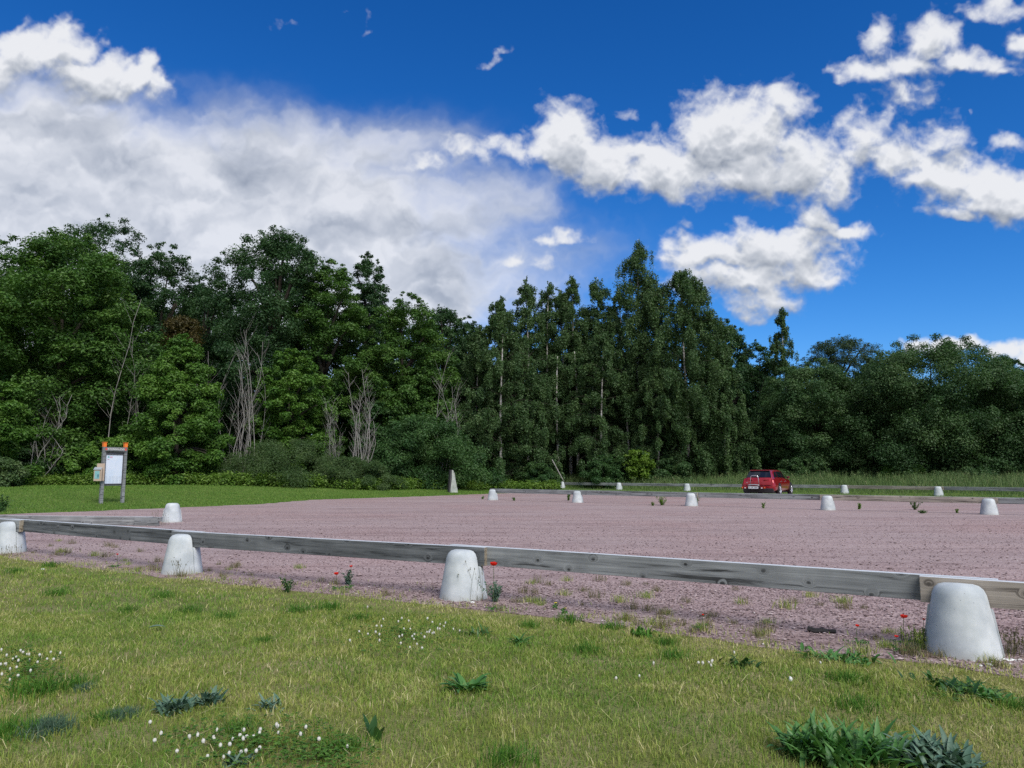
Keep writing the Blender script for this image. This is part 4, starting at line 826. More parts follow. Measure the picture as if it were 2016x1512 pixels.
# ------------------------------------------------------------------ red estate car
def make_car():
    paint = N('red_metallic_paint'); v = paint.coord('Object'); M['paint'] = paint.out(paint.pbr(color=paint.mix(paint.noise(v, 900, 1), (.30, .006, .014), (.42, .012, .022)), rough=.28, metal=.35, coat=1.0, coatr=.04))
    M['tint'] = plain('dark_window_glass', (.010, .012, .018), .05, noise_amt=.02, spec=.6); M['tyre'] = plain('black_rubber', (.018, .018, .02), .8); M['alloy'] = plain('silver_alloy', (.62, .63, .65), .3, metal=.85)
    M['black'] = plain('black_plastic', (.015, .015, .018), .5); M['lamp'] = plain('red_lamp_glass', (.22, .012, .012), .12); M['chrome'] = plain('bright_metal', (.75, .75, .77), .18, metal=.9)
    th = math.radians(57.3); h = np.array([math.cos(th), math.sin(th)]); rear = np.array([(1488-CX)/F*40.6, 40.6]); c = rear+h*2.33
    car = empty('estate_car', (c[0], c[1], .012), th, 'red estate car with dark windows and silver wheels parked by the far barrier', 'car')
    ST = [(-2.33, .40, .74, .60, .70, .64, .60), (-2.32, .33, .82, .70, .775, .74, .66), (-2.27, .29, .875, .86, .775, .90, .67), (-2.20, .27, .895, .93, .765, .975, .655), (-2.12, .26, .908, .955, .765, 1.04, .64), (-1.80, .25, .918, .965, .775, 1.365, .545), (-1.58, .25, .92, .965, .79, 1.415, .565),
          (-.8, .24, .915, .955, .82, 1.445, .60), (0, .24, .912, .935, .83, 1.435, .61), (.40, .24, .912, .92, .83, 1.36, .59), (1.0, .24, .912, .895, .83, .975, .68), (1.25, .24, .912, .87, .825, .93, .70), (1.8, .25, .90, .79, .78, .85, .6), (2.18, .28, .82, .67, .68, .71, .5), (2.33, .34, .64, .54, .52, .57, .38)]
    def sec(zb, wb, zl, wl, zt, wt):
        return [(0, zb), (wb*.86, zb), (wb*.985, zb+.10), (wb, (zb+zl)/2+.02), (wl+.035, zl-.06), (wl, zl), (wl-.03, zl+.012), (wt+.035, zt-.075), (wt-.02, zt-.028), (wt-.14, zt-.004), (0, zt+.012)]
    rows = []; 
    for x, *p in ST:
        s = sec(*p); rows.append([(x, y, z) for y, z in s]+[(x, -y, z) for y, z in s[-2:0:-1]])
    m = len(rows[0]); V = np.array(rows).reshape(-1, 3); Q = [(i*m+j, i*m+(j+1) % m, (i+1)*m+(j+1) % m, (i+1)*m+j) for i in range(len(rows)-1) for j in range(m)]
    g = Geo(); g.add(V, [q[::-1] for q in Q]); 
    for r, s in ((0, 1), (len(rows)-1, -1)):
        n0 = g.n; ce = np.array(rows[r]).mean(0); g.add(np.concatenate([np.array(rows[r]), ce[None]]), None, [((j, (j+1) % m, m) if s > 0 else ((j+1) % m, j, m)) for j in range(m)])
    body = g.build('body', M['paint'], car, True)
    bmd = bmesh.new(); bmd.from_mesh(body.data); bmesh.ops.remove_doubles(bmd, verts=bmd.verts[:], dist=.0005); bmesh.ops.recalc_face_normals(bmd, faces=bmd.faces[:]); bmd.to_mesh(body.data); bmd.free()
    def on_side(x, s, f):   # a point on the side glass: f from the belt line (0) to the roof edge (1)
        xs = [q[0] for q in ST]; p = [np.interp(x, xs, [q[i] for q in ST]) for i in range(1, 7)]; q = sec(*p); a, b = np.array(q[6]), np.array(q[7]); y, z = a+(b-a)*f
        return np.array([x, s*(y+.008), z+.002])
    for s in (-1, 1):
        for x0, x1, e0, e1 in ((-1.78, -1.16, .34, -.02), (-1.10, -.12, .0, .0), (-.05, .62, .0, .42)):
            P = []
            for i in range(6):
                t = i/5; x = x0+(x1-x0)*t
                P.append((on_side(x+e0*0, s, .10), on_side(x+(e0*(1-t)*1.0 if e0 else 0)-(e1*t if e1 > 0 else 0), s, .93)))
            Vw = np.array(P).reshape(-1, 3); Qw = [(2*i, 2*i+2, 2*i+3, 2*i+1) for i in range(5)]
            gw = Geo(); gw.add(Vw, Qw if s < 0 else [q[::-1] for q in Qw]); gw.build('side_window', M['tint'], car)
    # rear window on the sloping hatch
    gw = Geo(); P = []
    for t in np.linspace(0, 1, 5):
        x = -2.165+.345*t; z = .995+.365*t; w = .70-.135*t
        for y in np.linspace(-1, 1, 7): P.append((x-.022+.05*y*y*(1-.3*t), y*w*.96, z+.018))
    gw.add(np.array(P), [(i*7+j, i*7+j+1, (i+1)*7+j+1, (i+1)*7+j) for i in range(4) for j in range(6)]); gw.build('rear_window', M['tint'], car, True)
    gw = Geo(); P = []
    for t in np.linspace(0, 1, 4):
        for y in np.linspace(-1, 1, 7): P.append((.98-.52*t+.01, y*(.66-.07*t), 1.005+.36*t))
    gw.add(np.array(P), [(i*7+j, i*7+j+1, (i+1)*7+j+1, (i+1)*7+j) for i in range(3) for j in range(6)]); gw.build('windscreen', M['tint'], car, True)
    bevel_box('roof_spoiler', (.22, 1.04, .03), M['paint'], car, (-1.80, 0, 1.405), (0, R_(-6), 0), .012)
    for s in (-1, 1):
        bevel_box('tail_light', (.10, .42, .060), M['lamp'], car, (-2.238, s*.50, .875), (0, R_(-18), s*R_(-10)), .02)
        mr = bevel_box('mirror', (.12, .15, .12), M['paint'], car, (.62, s*.93, 1.0), bev=.035); bevel_box('mirror_glass', (.008, .11, .08), M['tint'], mr, (-.067, 0, 0), bev=.003)
        for xx in (-.25, .72): bevel_box('door_handle', (.16, .03, .03), M['chrome'], car, (-xx-.1, s*.905, .80), bev=.008)
        for x in (-1.36, 1.36):
            ga = Geo(); lathe(ga, [(0, 0), (.385, 0), (.385, -.05)], n=28); ar = ga.build('wheel_arch', M['black'], car, loc=(x, s*.921, .335)); ar.rotation_euler = (R_(-90)*s, 0, 0)
            gt = Geo(); lathe(gt, [(.225, .01), (.24, .035), (.29, .04), (.325, .02), (.328, -.16), (.2, -.18)], n=30); ty = gt.build('wheel', M['tyre'], car, True, (x, s*.915, .328)); ty.rotation_euler = (R_(-90)*s, 0, 0)
            gr = Geo(); lathe(gr, [(.0, .02), (.05, .025), (.06, .0)], n=16); lathe(gr, [(.232, .038), (.212, .036), (.205, .0)], n=28)
            for k in range(10):
                a = k*.6283; gtube(gr, [(.04*math.cos(a), .04*math.sin(a), .012), (.21*math.cos(a+.06), .21*math.sin(a+.06), .024)], .021, 5)
            gr.build('rim', M['alloy'], ty, True)
    bevel_box('bumper_skirt', (.30, 1.62, .26), M['black'], car, (-2.20, 0, .31), bev=.05); bevel_box('floor_pan', (4.2, 1.56, .12), M['black'], car, (0, 0, .22), bev=.03)
    bevel_box('bumper_line', (.03, 1.50, .022), M['paint'], car, (-2.335, 0, .615), bev=.006)
    ge = Geo(); lathe(ge, [(0, .012), (.04, .01), (.052, 0)], n=18); e = ge.build('emblem', M['chrome'], car, True, (-2.245, 0, .90)); e.rotation_euler = (0, R_(-72), 0)
    text_mesh('159', .085, M['chrome'], 'lettering', car, (-2.315, .58, .73), (R_(80), 0, R_(-90)), .004)
    # folded bicycle carrier on the tow bar
    q = np.array([-2.62, .12]); wq = c+h*q[0]+np.array([-h[1], h[0]])*q[1]; cr = empty('bicycle_carrier', (wq[0], wq[1], .012), th, 'black bicycle carrier with silver hoop and number plate behind the red car', 'bicycle carrier')
    bevel_box('tray', (.42, .62, .10), M['black'], cr, (0, 0, .50), bev=.03); bevel_box('tow_arm', (.44, .07, .07), M['black'], cr, (.28, 0, .42), bev=.01)
    gh = Geo(); P = [(.05, -.24, .55), (.05, -.20, 1.0), (.05, -.175, 1.085), (.05, -.13, 1.115), (.05, .13, 1.115), (.05, .175, 1.085), (.05, .20, 1.0), (.05, .24, .55)]; gtube(gh, P, .019, 8); gh.build('hoop', M['chrome'], cr, True)
    gs = Geo(); P = [(-.19, y, .585+.045*math.cos(y*4.2)) for y in np.linspace(-.3, .3, 9)]; gtube(gs, P, .026, 8); gs.build('carry_bar', M['grey_tin'], cr, True)
    pt = bevel_box('number_plate', (.012, .52, .115), plain('white_plate', (.72, .76, .78), .4, noise_amt=.03), cr, (-.235, 0, .475), bev=.003)
    text_mesh('EL BK 4890', .095, M['black'], 'lettering', pt, (-.008, 0, 0), (R_(90), 0, R_(-90)), .001)
    for s in (-1, 1):
        lt = bevel_box('light_unit', (.07, .25, .11), M['lamp'], cr, (-.19, s*.50, .475), bev=.012); bevel_box('clear_lens', (.012, .07, .05), M['white_letter'], lt, (-.034, -s*.06, -.02), bev=.003); bevel_box('amber_lens', (.012, .05, .06), M['orange'], lt, (-.034, s*.09, 0), bev=.003)
        bevel_box('light_arm', (.04, .16, .03), M['black'], cr, (-.15, s*.36, .47), bev=.006)
    bevel_box('lower_frame', (.30, 1.10, .05), M['black'], cr, (.05, 0, .385), bev=.012)
make_car()
# ------------------------------------------------------------------ flowers and weeds
def poppy(fx, fy, Y, r, label, bend=.0):
    p = at(fx, fy, Y); z0 = max(0, hz(p[0], Y)); h = p[2]-z0
    root = empty('poppy', (p[0]+bend, Y, z0), 0, label, 'poppy', 'red poppies along the near barrier'); t = np.linspace(0, 1, 6)
    g = Geo(); gtube(g, np.stack([-bend*t**2, .02*np.sin(3*t), h*t], 1), .0022, 5); g.build('stem', M['stem'], root, True)
    g = Geo()
    for k in range(4):
        a0 = k*math.pi/2+rng.rand()*.3; n = 5; V = []
        for i in range(n):
            e = i/(n-1); 
            for j in range(5):
                a = a0+(j-2)*.40*(1 if i else .2); rr = r*(math.sin(e*1.65)*1.02)*(1+.06*math.sin(7*a)); V.append((-bend+rr*math.cos(a), rr*math.sin(a), h-.2*r+r*(.10+.95*e*e*(.9+.1*(k % 2)))+.05*r*math.sin(5*a+k)))
        g.add(np.array(V), [(i*5+j, i*5+j+1, (i+1)*5+j+1, (i+1)*5+j) for i in range(n-1) for j in range(4)], None, .3+.5*rng.rand())
    g.build('petals', M['poppy'], root, True); g = Geo(); lathe(g, [(0, .3*r), (.16*r, .28*r), (.18*r, 0), (0, 0)], n=10, centre=(-bend, 0, h)); g.build('seed_head', M['char'], root, True)
    g = Geo()
    for k in range(7):
        a = rng.rand()*6.28; L = .06+.05*rng.rand(); P = np.array([(0, 0, .01), (L*.5*math.cos(a), L*.5*math.sin(a), .035), (L*math.cos(a), L*math.sin(a), .02)]); C = P[0]+(P[2]-P[0])*np.linspace(.2, 1, 5)[:, None]; C[:, 2] += .02
        leaf_cloud(g, C, (.010, .010, .008), 4, .022, .6, .4, .6, .1, .35)
    g.build('leaf', M['herb'], root)
poppy(972, 1113, 7.15, .034, 'large red poppy right of the middle concrete foot, before the grey beam'); poppy(662, 1131, 8.35, .026, 'red poppy low in the gravel under the darkest beam, left of another poppy', .01); poppy(691, 1116, 8.45, .018, 'small red poppy on a thin stem above the weed under the darkest beam')
poppy(1780, 1216, 5.75, .024, 'open red poppy left of the largest concrete foot'); poppy(1819, 1220, 5.75, .011, 'tiny red poppy touching the left side of the largest concrete foot'); poppy(1688, 1233, 5.75, .014, 'round red poppy standing between the charred wood and the open poppy')
poppy(1765, 1254, 5.55, .013, 'pale red poppy low on the gravel below the open poppy'); poppy(231, 1092, 10.3, .016, 'red poppy on the gravel left of the foot between the dark beams'); poppy(1384, 1211, 6.3, .010, 'tiny pinkish poppy on the gravel strip under the long grey beam')
def leaf_strip(g, base, az, L, W, e0, curl, r, k=5):
    d = np.array([math.cos(az), math.sin(az), 0]); s = np.array([-math.sin(az), math.cos(az), 0]); p = np.array(base, float); V = []; e = e0
    for i in range(k+1):
        t = i/k; w = W*math.sin(math.pi*min(1, .12+.88*t)**.8)**.9*.5+.001; c = .18*w*2
        V += [p-s*w+np.array([0, 0, c]), p, p+s*w+np.array([0, 0, c])]; p = p+(d*math.cos(e)+np.array([0, 0, math.sin(e)]))*L/k; e -= curl/k
    Q = [(3*i+j, 3*i+j+1, 3*i+j+4, 3*i+j+3) for i in range(k) for j in (0, 1)]; g.add(np.array(V), Q, None, r)
def rosette(name, label, px, py, n, L, W, mat, up=(.5, 1.2), curl=1.0, spread=.03, cat='weed', group=None):
    p = ground(px, py); g = Geo()
    for i in range(n):
        f = rng.rand(); leaf_strip(g, (rng.randn()*spread, rng.randn()*spread, .0), rng.rand()*6.28, L*(.55+.6*rng.rand()), W*(.7+.5*rng.rand()), up[0]+(up[1]-up[0])*f, curl*(.5+rng.rand()), rng.rand())
    o = g.build(name, M[mat], None, True, p); o.scale = (1, 1, 1.18); tag(o, label, cat, group); return o
rosette('broadleaf_weed', 'tall bright green weed rosette, leftmost of the big clump at the lower right', 1582, 1490, 90, .16, .024, 'herb', (.6, 1.4), .9, .045)
rosette('broadleaf_weed', 'fullest bright green weed rosette in the big clump at the lower right', 1645, 1500, 150, .17, .026, 'herb', (.6, 1.4), .9, .06)
rosette('broadleaf_weed', 'bright green weed rosette beside the greyish one in the lower right clump', 1722, 1497, 120, .15, .025, 'herb', (.5, 1.3), .9, .06)
rosette('broadleaf_weed', 'greyish green weed rosette right of the bright green clump at the lower edge', 1822, 1502, 150, .145, .026, 'grey_herb', (.4, 1.2), .9, .06)
rosette('broadleaf_weed', 'smaller greyish weed rosette at the right end of the lower right clump', 1880, 1512, 80, .125, .024, 'grey_herb', (.3, 1.1), .9, .05)
rosette('broadleaf_weed', 'grey green woolly rosette on the left part of the lawn', 347, 1402, 110, .11, .018, 'grey_herb', (.4, 1.2), .9, .04)
rosette('broadleaf_weed', 'small woolly rosette directly behind the larger grey green one on the left', 405, 1386, 60, .095, .015, 'grey_herb', (.5, 1.3), .8, .04)
rosette('broadleaf_weed', 'single small spiky grey green rosette right of the woolly pair', 531, 1398, 26, .09, .016, 'grey_herb', (.4, 1.3), .8, .03)
rosette('dock_plant', 'flat green dock plant with broad leaves near the middle of the lawn', 920, 1360, 32, .15, .036, 'herb', (.2, .8), .6, .03)
rosette('dock_plant', 'dark upright dock leaf standing near the lower edge of the lawn', 742, 1455, 5, .085, .036, 'darkherb', (1.0, 1.5), .4, .03)
rosette('broadleaf_weed', 'small silvery rosette among white clover at the lower edge', 465, 1506, 26, .07, .018, 'grey_herb', (.4, 1.2), .8, .02)
rosette('broadleaf_weed', 'low green weed patch at the lawn edge below the charred wood', 1628, 1296, 44, .10, .022, 'herb', (.3, 1.1), .8, .09)
rosette('broadleaf_weed', 'low green weed patch right of a similar one, before the largest concrete foot', 1680, 1304, 36, .09, .022, 'herb', (.3, 1.1), .8, .08)
rosette('broadleaf_weed', 'dark leafy weed below the largest concrete foot, upper left of a row', 1850, 1350, 34, .09, .022, 'darkherb', (.3, 1.1), .8, .07)
rosette('broadleaf_weed', 'dark leafy weed in the middle of the row below the largest concrete foot', 1895, 1366, 40, .10, .024, 'darkherb', (.3, 1.1), .8, .07)
rosette('broadleaf_weed', 'last dark weed of the row running to the right below the largest foot', 1945, 1379, 30, .09, .022, 'herb', (.3, 1.1), .8, .06)
rosette('broadleaf_weed', 'dark weed beside white daisies on the right part of the lawn', 1456, 1312, 30, .09, .022, 'darkherb', (.3, 1.2), .8, .05)
rosette('broadleaf_weed', 'round green weed at the lawn edge under the long grey beam', 1268, 1252, 44, .075, .02, 'lush', (.6, 1.4), .6, .05)
rosette('broadleaf_weed', 'low green weed with spread leaves on the lawn below the middle foot', 1023, 1270, 26, .10, .018, 'herb', (.4, 1.2), .8, .03)
rosette('broadleaf_weed', 'dark twiggy weed left of the spread leaved weed below the middle foot', 945, 1250, 30, .10, .016, 'darkherb', (.4, 1.3), .8, .05)
g = Geo(); leaf_strip(g, (0, 0, .03), .2, .13, .05, .25, .5, .9); o = g.build('fallen_leaf', M['grey_herb'], None, True, ground(292, 1244)); tag(o, 'single pale green leaf lying flat on the left lawn', 'leaf')
# grass tufts
def tuft_mesh(name, n, h, w, spread, mat, lean=.6, seed=0):
    r = np.random.RandomState(seed+900); g = Geo(); P = np.zeros((n, 3)); P[:, :2] = r.randn(n, 2)*spread; blades(g, P, h*(.5+.6*r.rand(n)), w, lean, None, r); return g.mesh(name, M[mat])
def put(name, me, px, py, label, cat, group=None, s=1., rz=None, z=None):
    p = ground(px, py); o = link(name, me, None, p, rng.rand()*6.28 if rz is None else rz); o.scale = (s, s, s*(1 if z is None else z)); return tag(o, label, cat, group)
DRY = [tuft_mesh('grass_tuft', 55, .10, .0035, .035, 'drytuft', .7, k) for k in range(4)]; MIX = [tuft_mesh('grass_tuft', 80, .09, .004, .04, 'grass', .8, k+10) for k in range(3)]
Z3 = [(185,1010),(245,1000),(325,1020),(465,985),(600,1070),(725,985),(440,1100),(940,1020),(1095,1020),(1095,1120),(1175,1070),(600,1180),(230,1160),(70,1160),(990,1210),(1310,1310),(1420,1160),(1790,1330),(1260,1250),(1120,1230),(1810,1060),(1860,1170),(1390,1340),(1640,1270),(890,1155),(690,1120),(130,1080)]
Z4 = [(150,1025),(220,990),(390,1010),(550,990),(560,1030),(690,1030),(330,950),(230,1230),(640,1280),(840,1290),(30,1190),(760,1240),(420,1290)]
Z1 = [(395,945),(560,925),(750,1020),(830,1030),(850,945),(1800,1130),(1650,1140),(260,1000),(1000,1090),(1180,1110)]
TU = [(1000+a/4.03, 900+b/4.03) for a, b in Z3]+[(1500+a/3.436, 900+b/3.436) for a, b in Z4]+[(a/4, 840+b/4) for a, b in Z1]
for i in range(70):
    k = rng.uniform(0, 2000); yb = np.interp(k, [p[0] for p in NEAR_PX], [p[1] for p in NEAR_PX]); TU.append((k, yb-abs(rng.randn())*26-2))
for i, (a, b) in enumerate(TU):
    if abs(a-1618) < 75 and 1225 < b < 1290: continue
    put('grass_tuft', DRY[i % 4] if i % 3 else MIX[i % 3], a, b, 'small half dry grass tuft growing in the gravel strip along the near barrier', 'grass tuft', 'grass tufts in the gravel by the near barrier', .55+.7*rng.rand())
LUSH = [tuft_mesh('grass_clump', 150, .085, .005, .055, 'lush', .8, k+20) for k in range(3)]; BLUE = tuft_mesh('grass_clump', 700, .075, .0042, .055, 'bluegrass', .9, 31)
for a, b, s in [(70,1368,1.5),(25,1448,1.2),(150,1352,.9),(250,1206,.9),(370,1206,1.),(440,1218,1.),(585,1206,1.2),(650,1200,1.2),(521,1264,.7),(110,1172,1.1),(320,1176,.9),(1155,1284,1.),(1040,1236,.9),(1120,1226,1.2),(1204,1238,.9),(1000,1506,1.1),(1325,1297,1.),(1310,1270,.9),(1683,1395,1.),(2003,1396,.9),(1669,1342,1.),(680,1478,.9),(200,1420,.8),(470,1440,.8),(700,1222,1.),(30,1128,1.),(100,1116,1.2)]:
    put('grass_clump', LUSH[int(a) % 3], a, b, 'lush dark green grass clump standing out of the half dry lawn', 'grass clump', 'lush grass clumps on the near lawn', s)
put('grass_clump', BLUE, 92, 1442, 'flat blue green grass clump near the lower left corner', 'grass clump', None, 1.0); put('grass_clump', BLUE, 165, 1358, 'smaller blue green grass clump above the flat one at the lower left', 'grass clump', None, .55); put('grass_clump', BLUE, 240, 1412, 'thin grey green grass clump left of the woolly rosette', 'grass clump', None, .7)
def stalks(label, px, py, n, h, spread, mat='drytuft', cat='grass stalks', heads=True):
    p = ground(px, py); g = Geo(); r = rng
    for i in range(n):
        a = r.rand()*6.28; L = h*(.6+.5*r.rand()); ln = .22*abs(r.randn())*L; b = np.array([r.randn()*spread, r.randn()*spread*.6, 0]); t = np.linspace(0, 1, 6)[:, None]; P = b+np.array([math.cos(a), math.sin(a), 0])*ln*t**2+np.array([0, 0, L])*t
        gtube(g, P, .0014*(1.2-.8*t[:, 0]), 4, .35)
        if heads: leaf_cloud(g, P[-2:]+r.randn(2, 3)*.002, (.004, .004, .022), 7, .018, .2, .3, .8, .3, .3)
    blades(g, np.stack([r.randn(50)*spread*1.2, r.randn(50)*spread, np.zeros(50)], 1), .10*(.5+r.rand(50)), .004, .7)
    o = g.build('grass_stalks', M[mat], None, False, p); tag(o, label, cat)
stalks('tall thin grass stalks growing against the front of the middle concrete foot', 925, 1182, 26, .40, .075); stalks('dry grass stalks at the right side of the largest concrete foot', 1992, 1290, 40, .16, .07)
stalks('grass growing at the left base of the largest concrete foot', 1812, 1280, 40, .15, .05, 'grass'); stalks('few grass stalks at the front of the foot between the dark beams', 352, 1136, 10, .24, .05); stalks('grass stalks and dry weeds left of the lone concrete foot', 312, 1034, 16, .34, .14); stalks('thin stalks at the base of the left edge concrete foot', 20, 1095, 14, .16, .10)
def herb(label, px, py, h, n, mat='herb', leaf=.05, wide=.5, name='weed'):
    p = ground(px, py); root = empty(name, p, 0, label, 'weed'); g = Geo(); l = Geo(); r = rng
    for i in range(n):
        a = r.rand()*6.28; L = h*(.55+.5*r.rand()); sp = wide*L*r.rand(); t = np.linspace(0, 1, 5)[:, None]; P = np.array([math.cos(a)*sp, math.sin(a)*sp, 0])*t**1.2+np.array([0, 0, L])*t; gtube(g, P, .0035*(h/.3)*(1.1-.7*t[:, 0]), 4)
        C = P[0]+(P[-1]-P[0])*np.linspace(.15, 1, 7)[:, None]; leaf_cloud(l, C, leaf*.6, 3, leaf, .6, .6, .6, .15, .42)
    g.build('stem', M['stem'], root, True); l.build('leaves', M[mat], root)
herb('bushy green weed on the gravel below the large poppy', 975, 1186, .20, 22, 'grey_herb', .032, .9); herb('dark spiky weed on the gravel under the darkest beam', 565, 1166, .15, 12, 'darkherb', .03, 1.3); herb('greyish weed beside two poppies under the darkest beam', 686, 1152, .17, 12, 'grey_herb', .035, .8)
herb('green weed on the left of the second foot of the middle barrier', 1119, 986, .40, 10, 'hazel', .075); herb('leafy sapling climbing the right side of a middle barrier foot', 1371, 995, .50, 12, 'hazel', .085, .8); herb('yellow green weed between two feet of the middle barrier', 1303, 995, .32, 14, 'nettle', .075, 1.0); herb('tiny weed left of the yellow green weed', 1285, 996, .15, 6, 'nettle', .06)
herb('short yellowish weed right of a clean middle barrier foot', 1692, 1003, .24, 5, 'nettle', .08, .3); herb('grey green twiggy weed between the two right feet of the middle barrier', 1801, 1004, .32, 16, 'willow', .06, 1.3); herb('low grey weed just below the twiggy grey green weed', 1816, 1011, .11, 12, 'willow', .06, 2.2); herb('small yellow green weed left of the rightmost middle barrier foot', 1884, 1010, .13, 5, 'nettle', .06)
herb('thin pale weed on the gravel under the red car', 1503, 1001, .24, 5, 'nettle', .07, .4); herb('tiny weed near the left end foot of the middle barrier', 950, 983, .14, 5, 'hazel', .07); herb('small weed cluster between the first two middle barrier feet', 1012, 986, .16, 5, 'hazel', .08)
herb('dark green weed at the lawn end at the left edge above the lying beam', 4, 1008, .5, 12, 'bushy', .12, .8)
for i, (a, b) in enumerate([(1094, 1200), (1112, 1211)]): herb('small yellow flowered weed, %s of two at the lawn edge right of the middle foot' % ('left' if i == 0 else 'right'), a, b, .05, 4, 'herb', .03, 1.0); g = Geo(); lathe(g, [(0, .006), (.014, .004), (.016, 0)], n=9); o = g.build('yellow_flower', M['yellow'], None, True, ground(a, b-6)+np.array([0, 0, .035])); tag(o, '%s of two small yellow flowers at the lawn edge' % ('left' if i == 0 else 'right'), 'flower')
# clover flowers
def clover_mesh():
    g = Geo(); gtube(g, [(0, 0, 0), (.003, .002, .022), (.0, .0, .047)], .0011, 4, .5, 1); lathe(g, [(.0, .043), (.009, .045), (.0115, .051), (.009, .058), (.0, .061)], n=9, rnd=.6)
    r = np.random.RandomState(5)
    leaf_cloud(g, np.zeros((1, 3))+np.array([0, 0, .052]), .0115, 26, .009, .5, 1.2, .3, 0, .5, r); return g.mesh('clover_flower', [M['clover'], M['stem']])
CLV = clover_mesh()
PATCH = [('in the patch at the left edge of the lawn', [(a/2.88, 1180+b/2.88) for a, b in [(10,317),(28,355),(118,318),(142,323),(150,338),(165,345),(90,350),(66,367),(97,387),(25,390),(28,405),(57,432),(96,417),(97,463),(163,440),(160,375),(205,385),(218,345),(283,322),(340,340),(270,365),(300,368),(52,494),(5,468),(5,402)]]),
 ('in the patch at the lower edge left of the middle', [(a/2.88, 1180+b/2.88) for a, b in [(898,817),(1080,835),(1108,832),(1222,797),(1197,832),(1217,834),(1170,930),(1250,888),(1308,838),(1310,877),(1363,812),(1383,793),(1382,855),(1403,817),(1393,910),(1365,908),(1438,828),(1443,919),(1465,812),(1468,790),(1480,883),(1288,930),(1270,942),(1562,770),(1577,765),(1575,792),(1703,820),(1725,778),(1827,843),(990,908),(1150,868),(848,745),(860,852),(1975,880)]]),
 ('in the patch on the lawn below the middle concrete foot', [(600+a/2.88, 1180+b/2.88) for a, b in [(260,262),(317,202),(360,217),(405,215),(413,172),(420,227),(437,180),(445,133),(420,265),(527,150),(547,133),(590,143),(532,243),(547,232),(560,192),(545,273),(603,187),(605,233),(622,246),(620,217),(636,278),(597,297),(665,212),(685,207),(683,243),(673,298),(708,196),(704,212),(730,213),(735,217),(753,197),(765,193),(790,162),(788,180),(770,158),(727,148),(688,135),(845,195),(872,197),(355,66)]]),
 ('standing singly on the right half of the lawn', [(600+a/2.88, 1180+b/2.88) for a, b in [(1757,485),(1897,470),(1975,400)]]+[(1300+a/2.816, 1180+b/2.816) for a, b in [(205,383),(243,393),(268,371),(290,365),(293,383),(292,403),(415,330),(895,381)]])]
for txt, L in PATCH:
    for a, b in L:
        p = ground(a, b+4); o = link('clover_flower', CLV, None, p, rng.rand()*6.28); s = .48+.30*rng.rand(); o.scale = (s, s, .8+.35*rng.rand()); o.rotation_euler = (rng.randn()*.12, rng.randn()*.12, rng.rand()*6); tag(o, 'small white clover flower '+txt, 'clover flower', 'white clover flowers '+txt)
def clover_leaves():
    g = Geo()
    for px, py, rx, ry, n in ((55, 1330, 80, 50, 420), (790, 1255, 140, 46, 480), (500, 1475, 190, 60, 560), (640, 1500, 110, 40, 260), (1900, 1368, 70, 24, 90)):
        P = []
        for i in range(n):
            a, r_ = rng.rand()*6.28, rng.rand()**.9; p = flat(px+rx*r_*math.cos(a), py+ry*r_*math.sin(a), .02); P.append((p[0], p[1], .022+.03*rng.rand()))
        P = np.array(P); P[:, 2] += height(P[:, 0], P[:, 1]); leaf_cloud(g, P, (.010, .010, .004), 3, .018, 1.4, .2, .35, 0, .85)
    tag(g.build('clover_leaves', M['hazel']), 'green clover leaves carpeting the lawn between the white flowers', 'clover', kind='stuff')
clover_leaves()
# chips, charred wood, litter
def chip(px, py, s, label, mat='white_stone', name='stone_chip', group=None, asp=(1.3, 1., .6)):
    p = ground(px, py); bm = bmesh.new(); bmesh.ops.create_icosphere(bm, subdivisions=2, radius=1); 
    for v in bm.verts: v.co = Vector((v.co.x*asp[0], v.co.y*asp[1], v.co.z*asp[2]))*s*(1+.22*rng.randn()*.6)
    me = bpy.data.meshes.new(name); bm.to_mesh(me); bm.free(); me.materials.append(M[mat]); tag(link(name, me, None, (p[0], p[1], p[2]+s*.3), rng.rand()*6), label, 'stone chip' if mat == 'white_stone' else 'litter', group)
for a, b, s in [(1930, 1312, .014), (1947, 1311, .020), (1955, 1318, .012), (1975, 1299, .013), (1984, 1302, .018), (1993, 1301, .017), (2001, 1303, .015), (2008, 1300, .012), (1990, 1308, .010), (1972, 1302, .010), (1988, 1312, .009), (1917, 1303, .009), (1952, 1305, .010)]: chip(a, b, s, 'broken white stone chip beside the base of the largest concrete foot', group='white stone chips by the largest foot')
chip(930, 1187, .018, 'white stone chip before the base of the middle concrete foot'); chip(1557, 1341, .016, 'crumpled white scrap lying on the right half of the lawn', name='litter', asp=(.8, .8, 1.4)); chip(84, 1122, .022, 'white scrap at the lawn edge near the left edge foot', name='litter'); chip(370, 1138, .016, 'white stone chip below the concrete foot between the dark beams')
p = ground(1618, 1247); g = Geo(); t = np.linspace(-.5, .5, 9); P = np.stack([t*.20, .012*np.sin(9*t)-t*.05, .022+.004*np.cos(13*t)-t*.006], 1); gtube(g, P, .022*(1.05-.35*(t+.5)), 7); gtube(g, P[1:7]+np.array([-.01, -.014, -.005]), .011, 6); o = g.build('charred_wood', M['char'], None, False, p); tag(o, 'short charred piece of wood lying on the gravel under the long grey beam', 'wood piece')
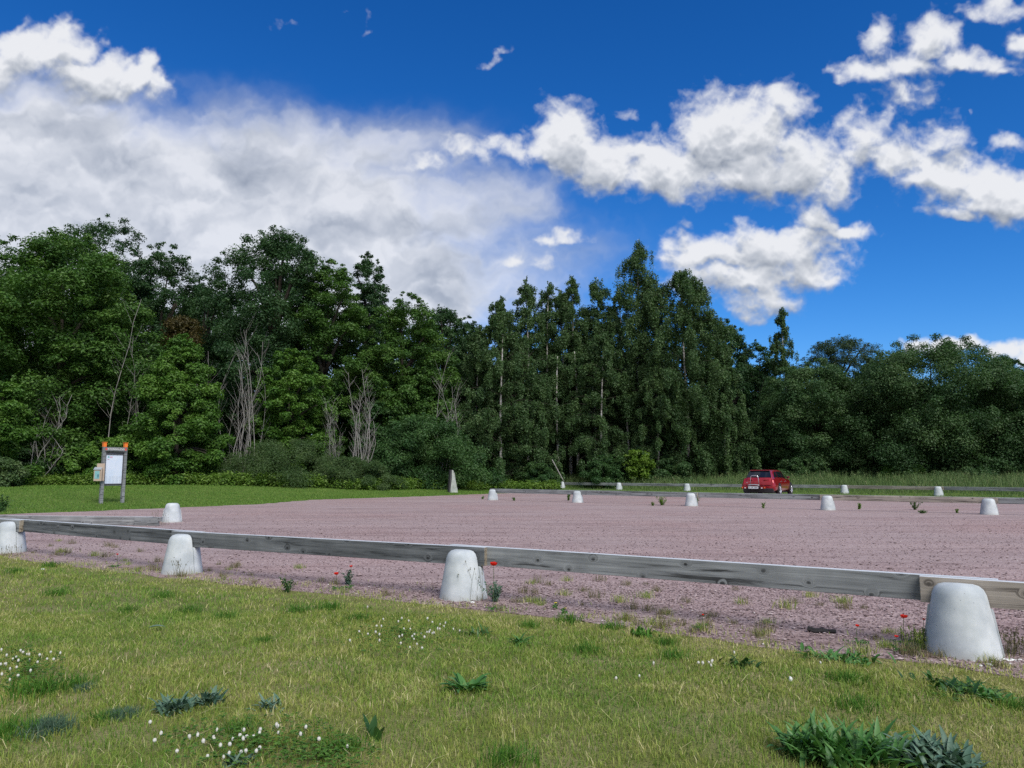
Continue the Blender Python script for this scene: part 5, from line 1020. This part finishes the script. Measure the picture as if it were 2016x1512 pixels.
# ------------------------------------------------------------------ light, sky, camera
SUN_AZ, SUN_EL = math.radians(SUN[0]), math.radians(SUN[1])
W = N('World', True); scene.world = W.m
sk = W.n('ShaderNodeTexSky', sky_type='NISHITA', sun_disc=False, sun_elevation=SUN_EL, sun_rotation=SUN_AZ, altitude=100, air_density=1.0, dust_density=.3, ozone_density=2.0)
hsv = W.n('ShaderNodeHueSaturation', {'Saturation': 1.1, 'Value': .08, 'Hue': .5, 'Color': sk.outputs[0]}).outputs[0]
sp = W.n('ShaderNodeSeparateColor', {0: hsv}).outputs; gain = 1/(WORLD*2**EXPO)
blue = W.n('ShaderNodeCombineColor', {i: W.math('MULTIPLY', W.math('POWER', sp[i], e), k*gain) for i, (e, k) in enumerate(SKY_GRADE)}).outputs[0]
px_ = sky_image(4096); px_[..., 1] = px_[..., 3]; px_[..., 3] = 1      # red: how bright the cloud is, green: how much of it covers the sky
im = bpy.data.images.new('cloud_cover', 4096, 2048, alpha=False, float_buffer=True); im.colorspace_settings.name = 'Non-Color'
im.pixels.foreach_set(np.ascontiguousarray(np.roll(px_, -1024, axis=1)).ravel()); im.update(); im.pack()
env = W.n('ShaderNodeTexEnvironment', {0: W.n('ShaderNodeTexCoord').outputs['Generated']}, image=im, interpolation='Linear')
ch = W.n('ShaderNodeSeparateColor', {0: env.outputs[0]}).outputs
cl = W.n('ShaderNodeCombineColor', {i: W.math('MULTIPLY', W.math('POWER', ch[0], e), CLOUD*k) for i, (e, k) in enumerate(((2.6, .975), (2.35, .99), (2.0, 1.03)))}).outputs[0]
mx = W.mix(ch[1], blue, cl)
bg = W.n('ShaderNodeBackground', {'Color': mx, 'Strength': WORLD}); wo = W.n('ShaderNodeOutputWorld'); W.t.links.new(bg.outputs[0], wo.inputs[0])
scene.world.cycles.sampling_method = 'MANUAL'; scene.world.cycles.sample_map_resolution = 512
sl = bpy.data.lights.new('sun', 'SUN'); sl.energy = SUN[2]; sl.angle = math.radians(SUN[3]); sl.color = (1.0, .965, .91)
so = bpy.data.objects.new('sun', sl); COL.objects.link(so); sd = Vector((math.sin(SUN_AZ)*math.cos(SUN_EL), math.cos(SUN_AZ)*math.cos(SUN_EL), math.sin(SUN_EL))); so.rotation_euler = sd.to_track_quat('Z', 'Y').to_euler(); so.location = (20, -20, 40)
cam = bpy.data.cameras.new('camera'); cam.sensor_width = 36; cam.lens = F/2016*36; cam.clip_end = 5000; cam.clip_start = .05
co = bpy.data.objects.new('camera', cam); COL.objects.link(co); co.location = (0, 0, EYE); co.rotation_euler = (math.radians(90)+PIT, 0, 0); scene.camera = co
vs = scene.view_settings; vs.view_transform = 'Standard'; vs.look = 'None'; vs.exposure = EXPO; vs.gamma = 1; vs.use_curve_mapping = False
scene.render.engine = 'CYCLES'; cy = scene.cycles; cy.max_bounces = 6; cy.diffuse_bounces = 3; cy.glossy_bounces = 2; cy.transmission_bounces = 3; cy.transparent_max_bounces = 8; cy.caustics_reflective = False; cy.caustics_refractive = False; cy.use_denoising = DENOISE
scene.render.use_persistent_data = False
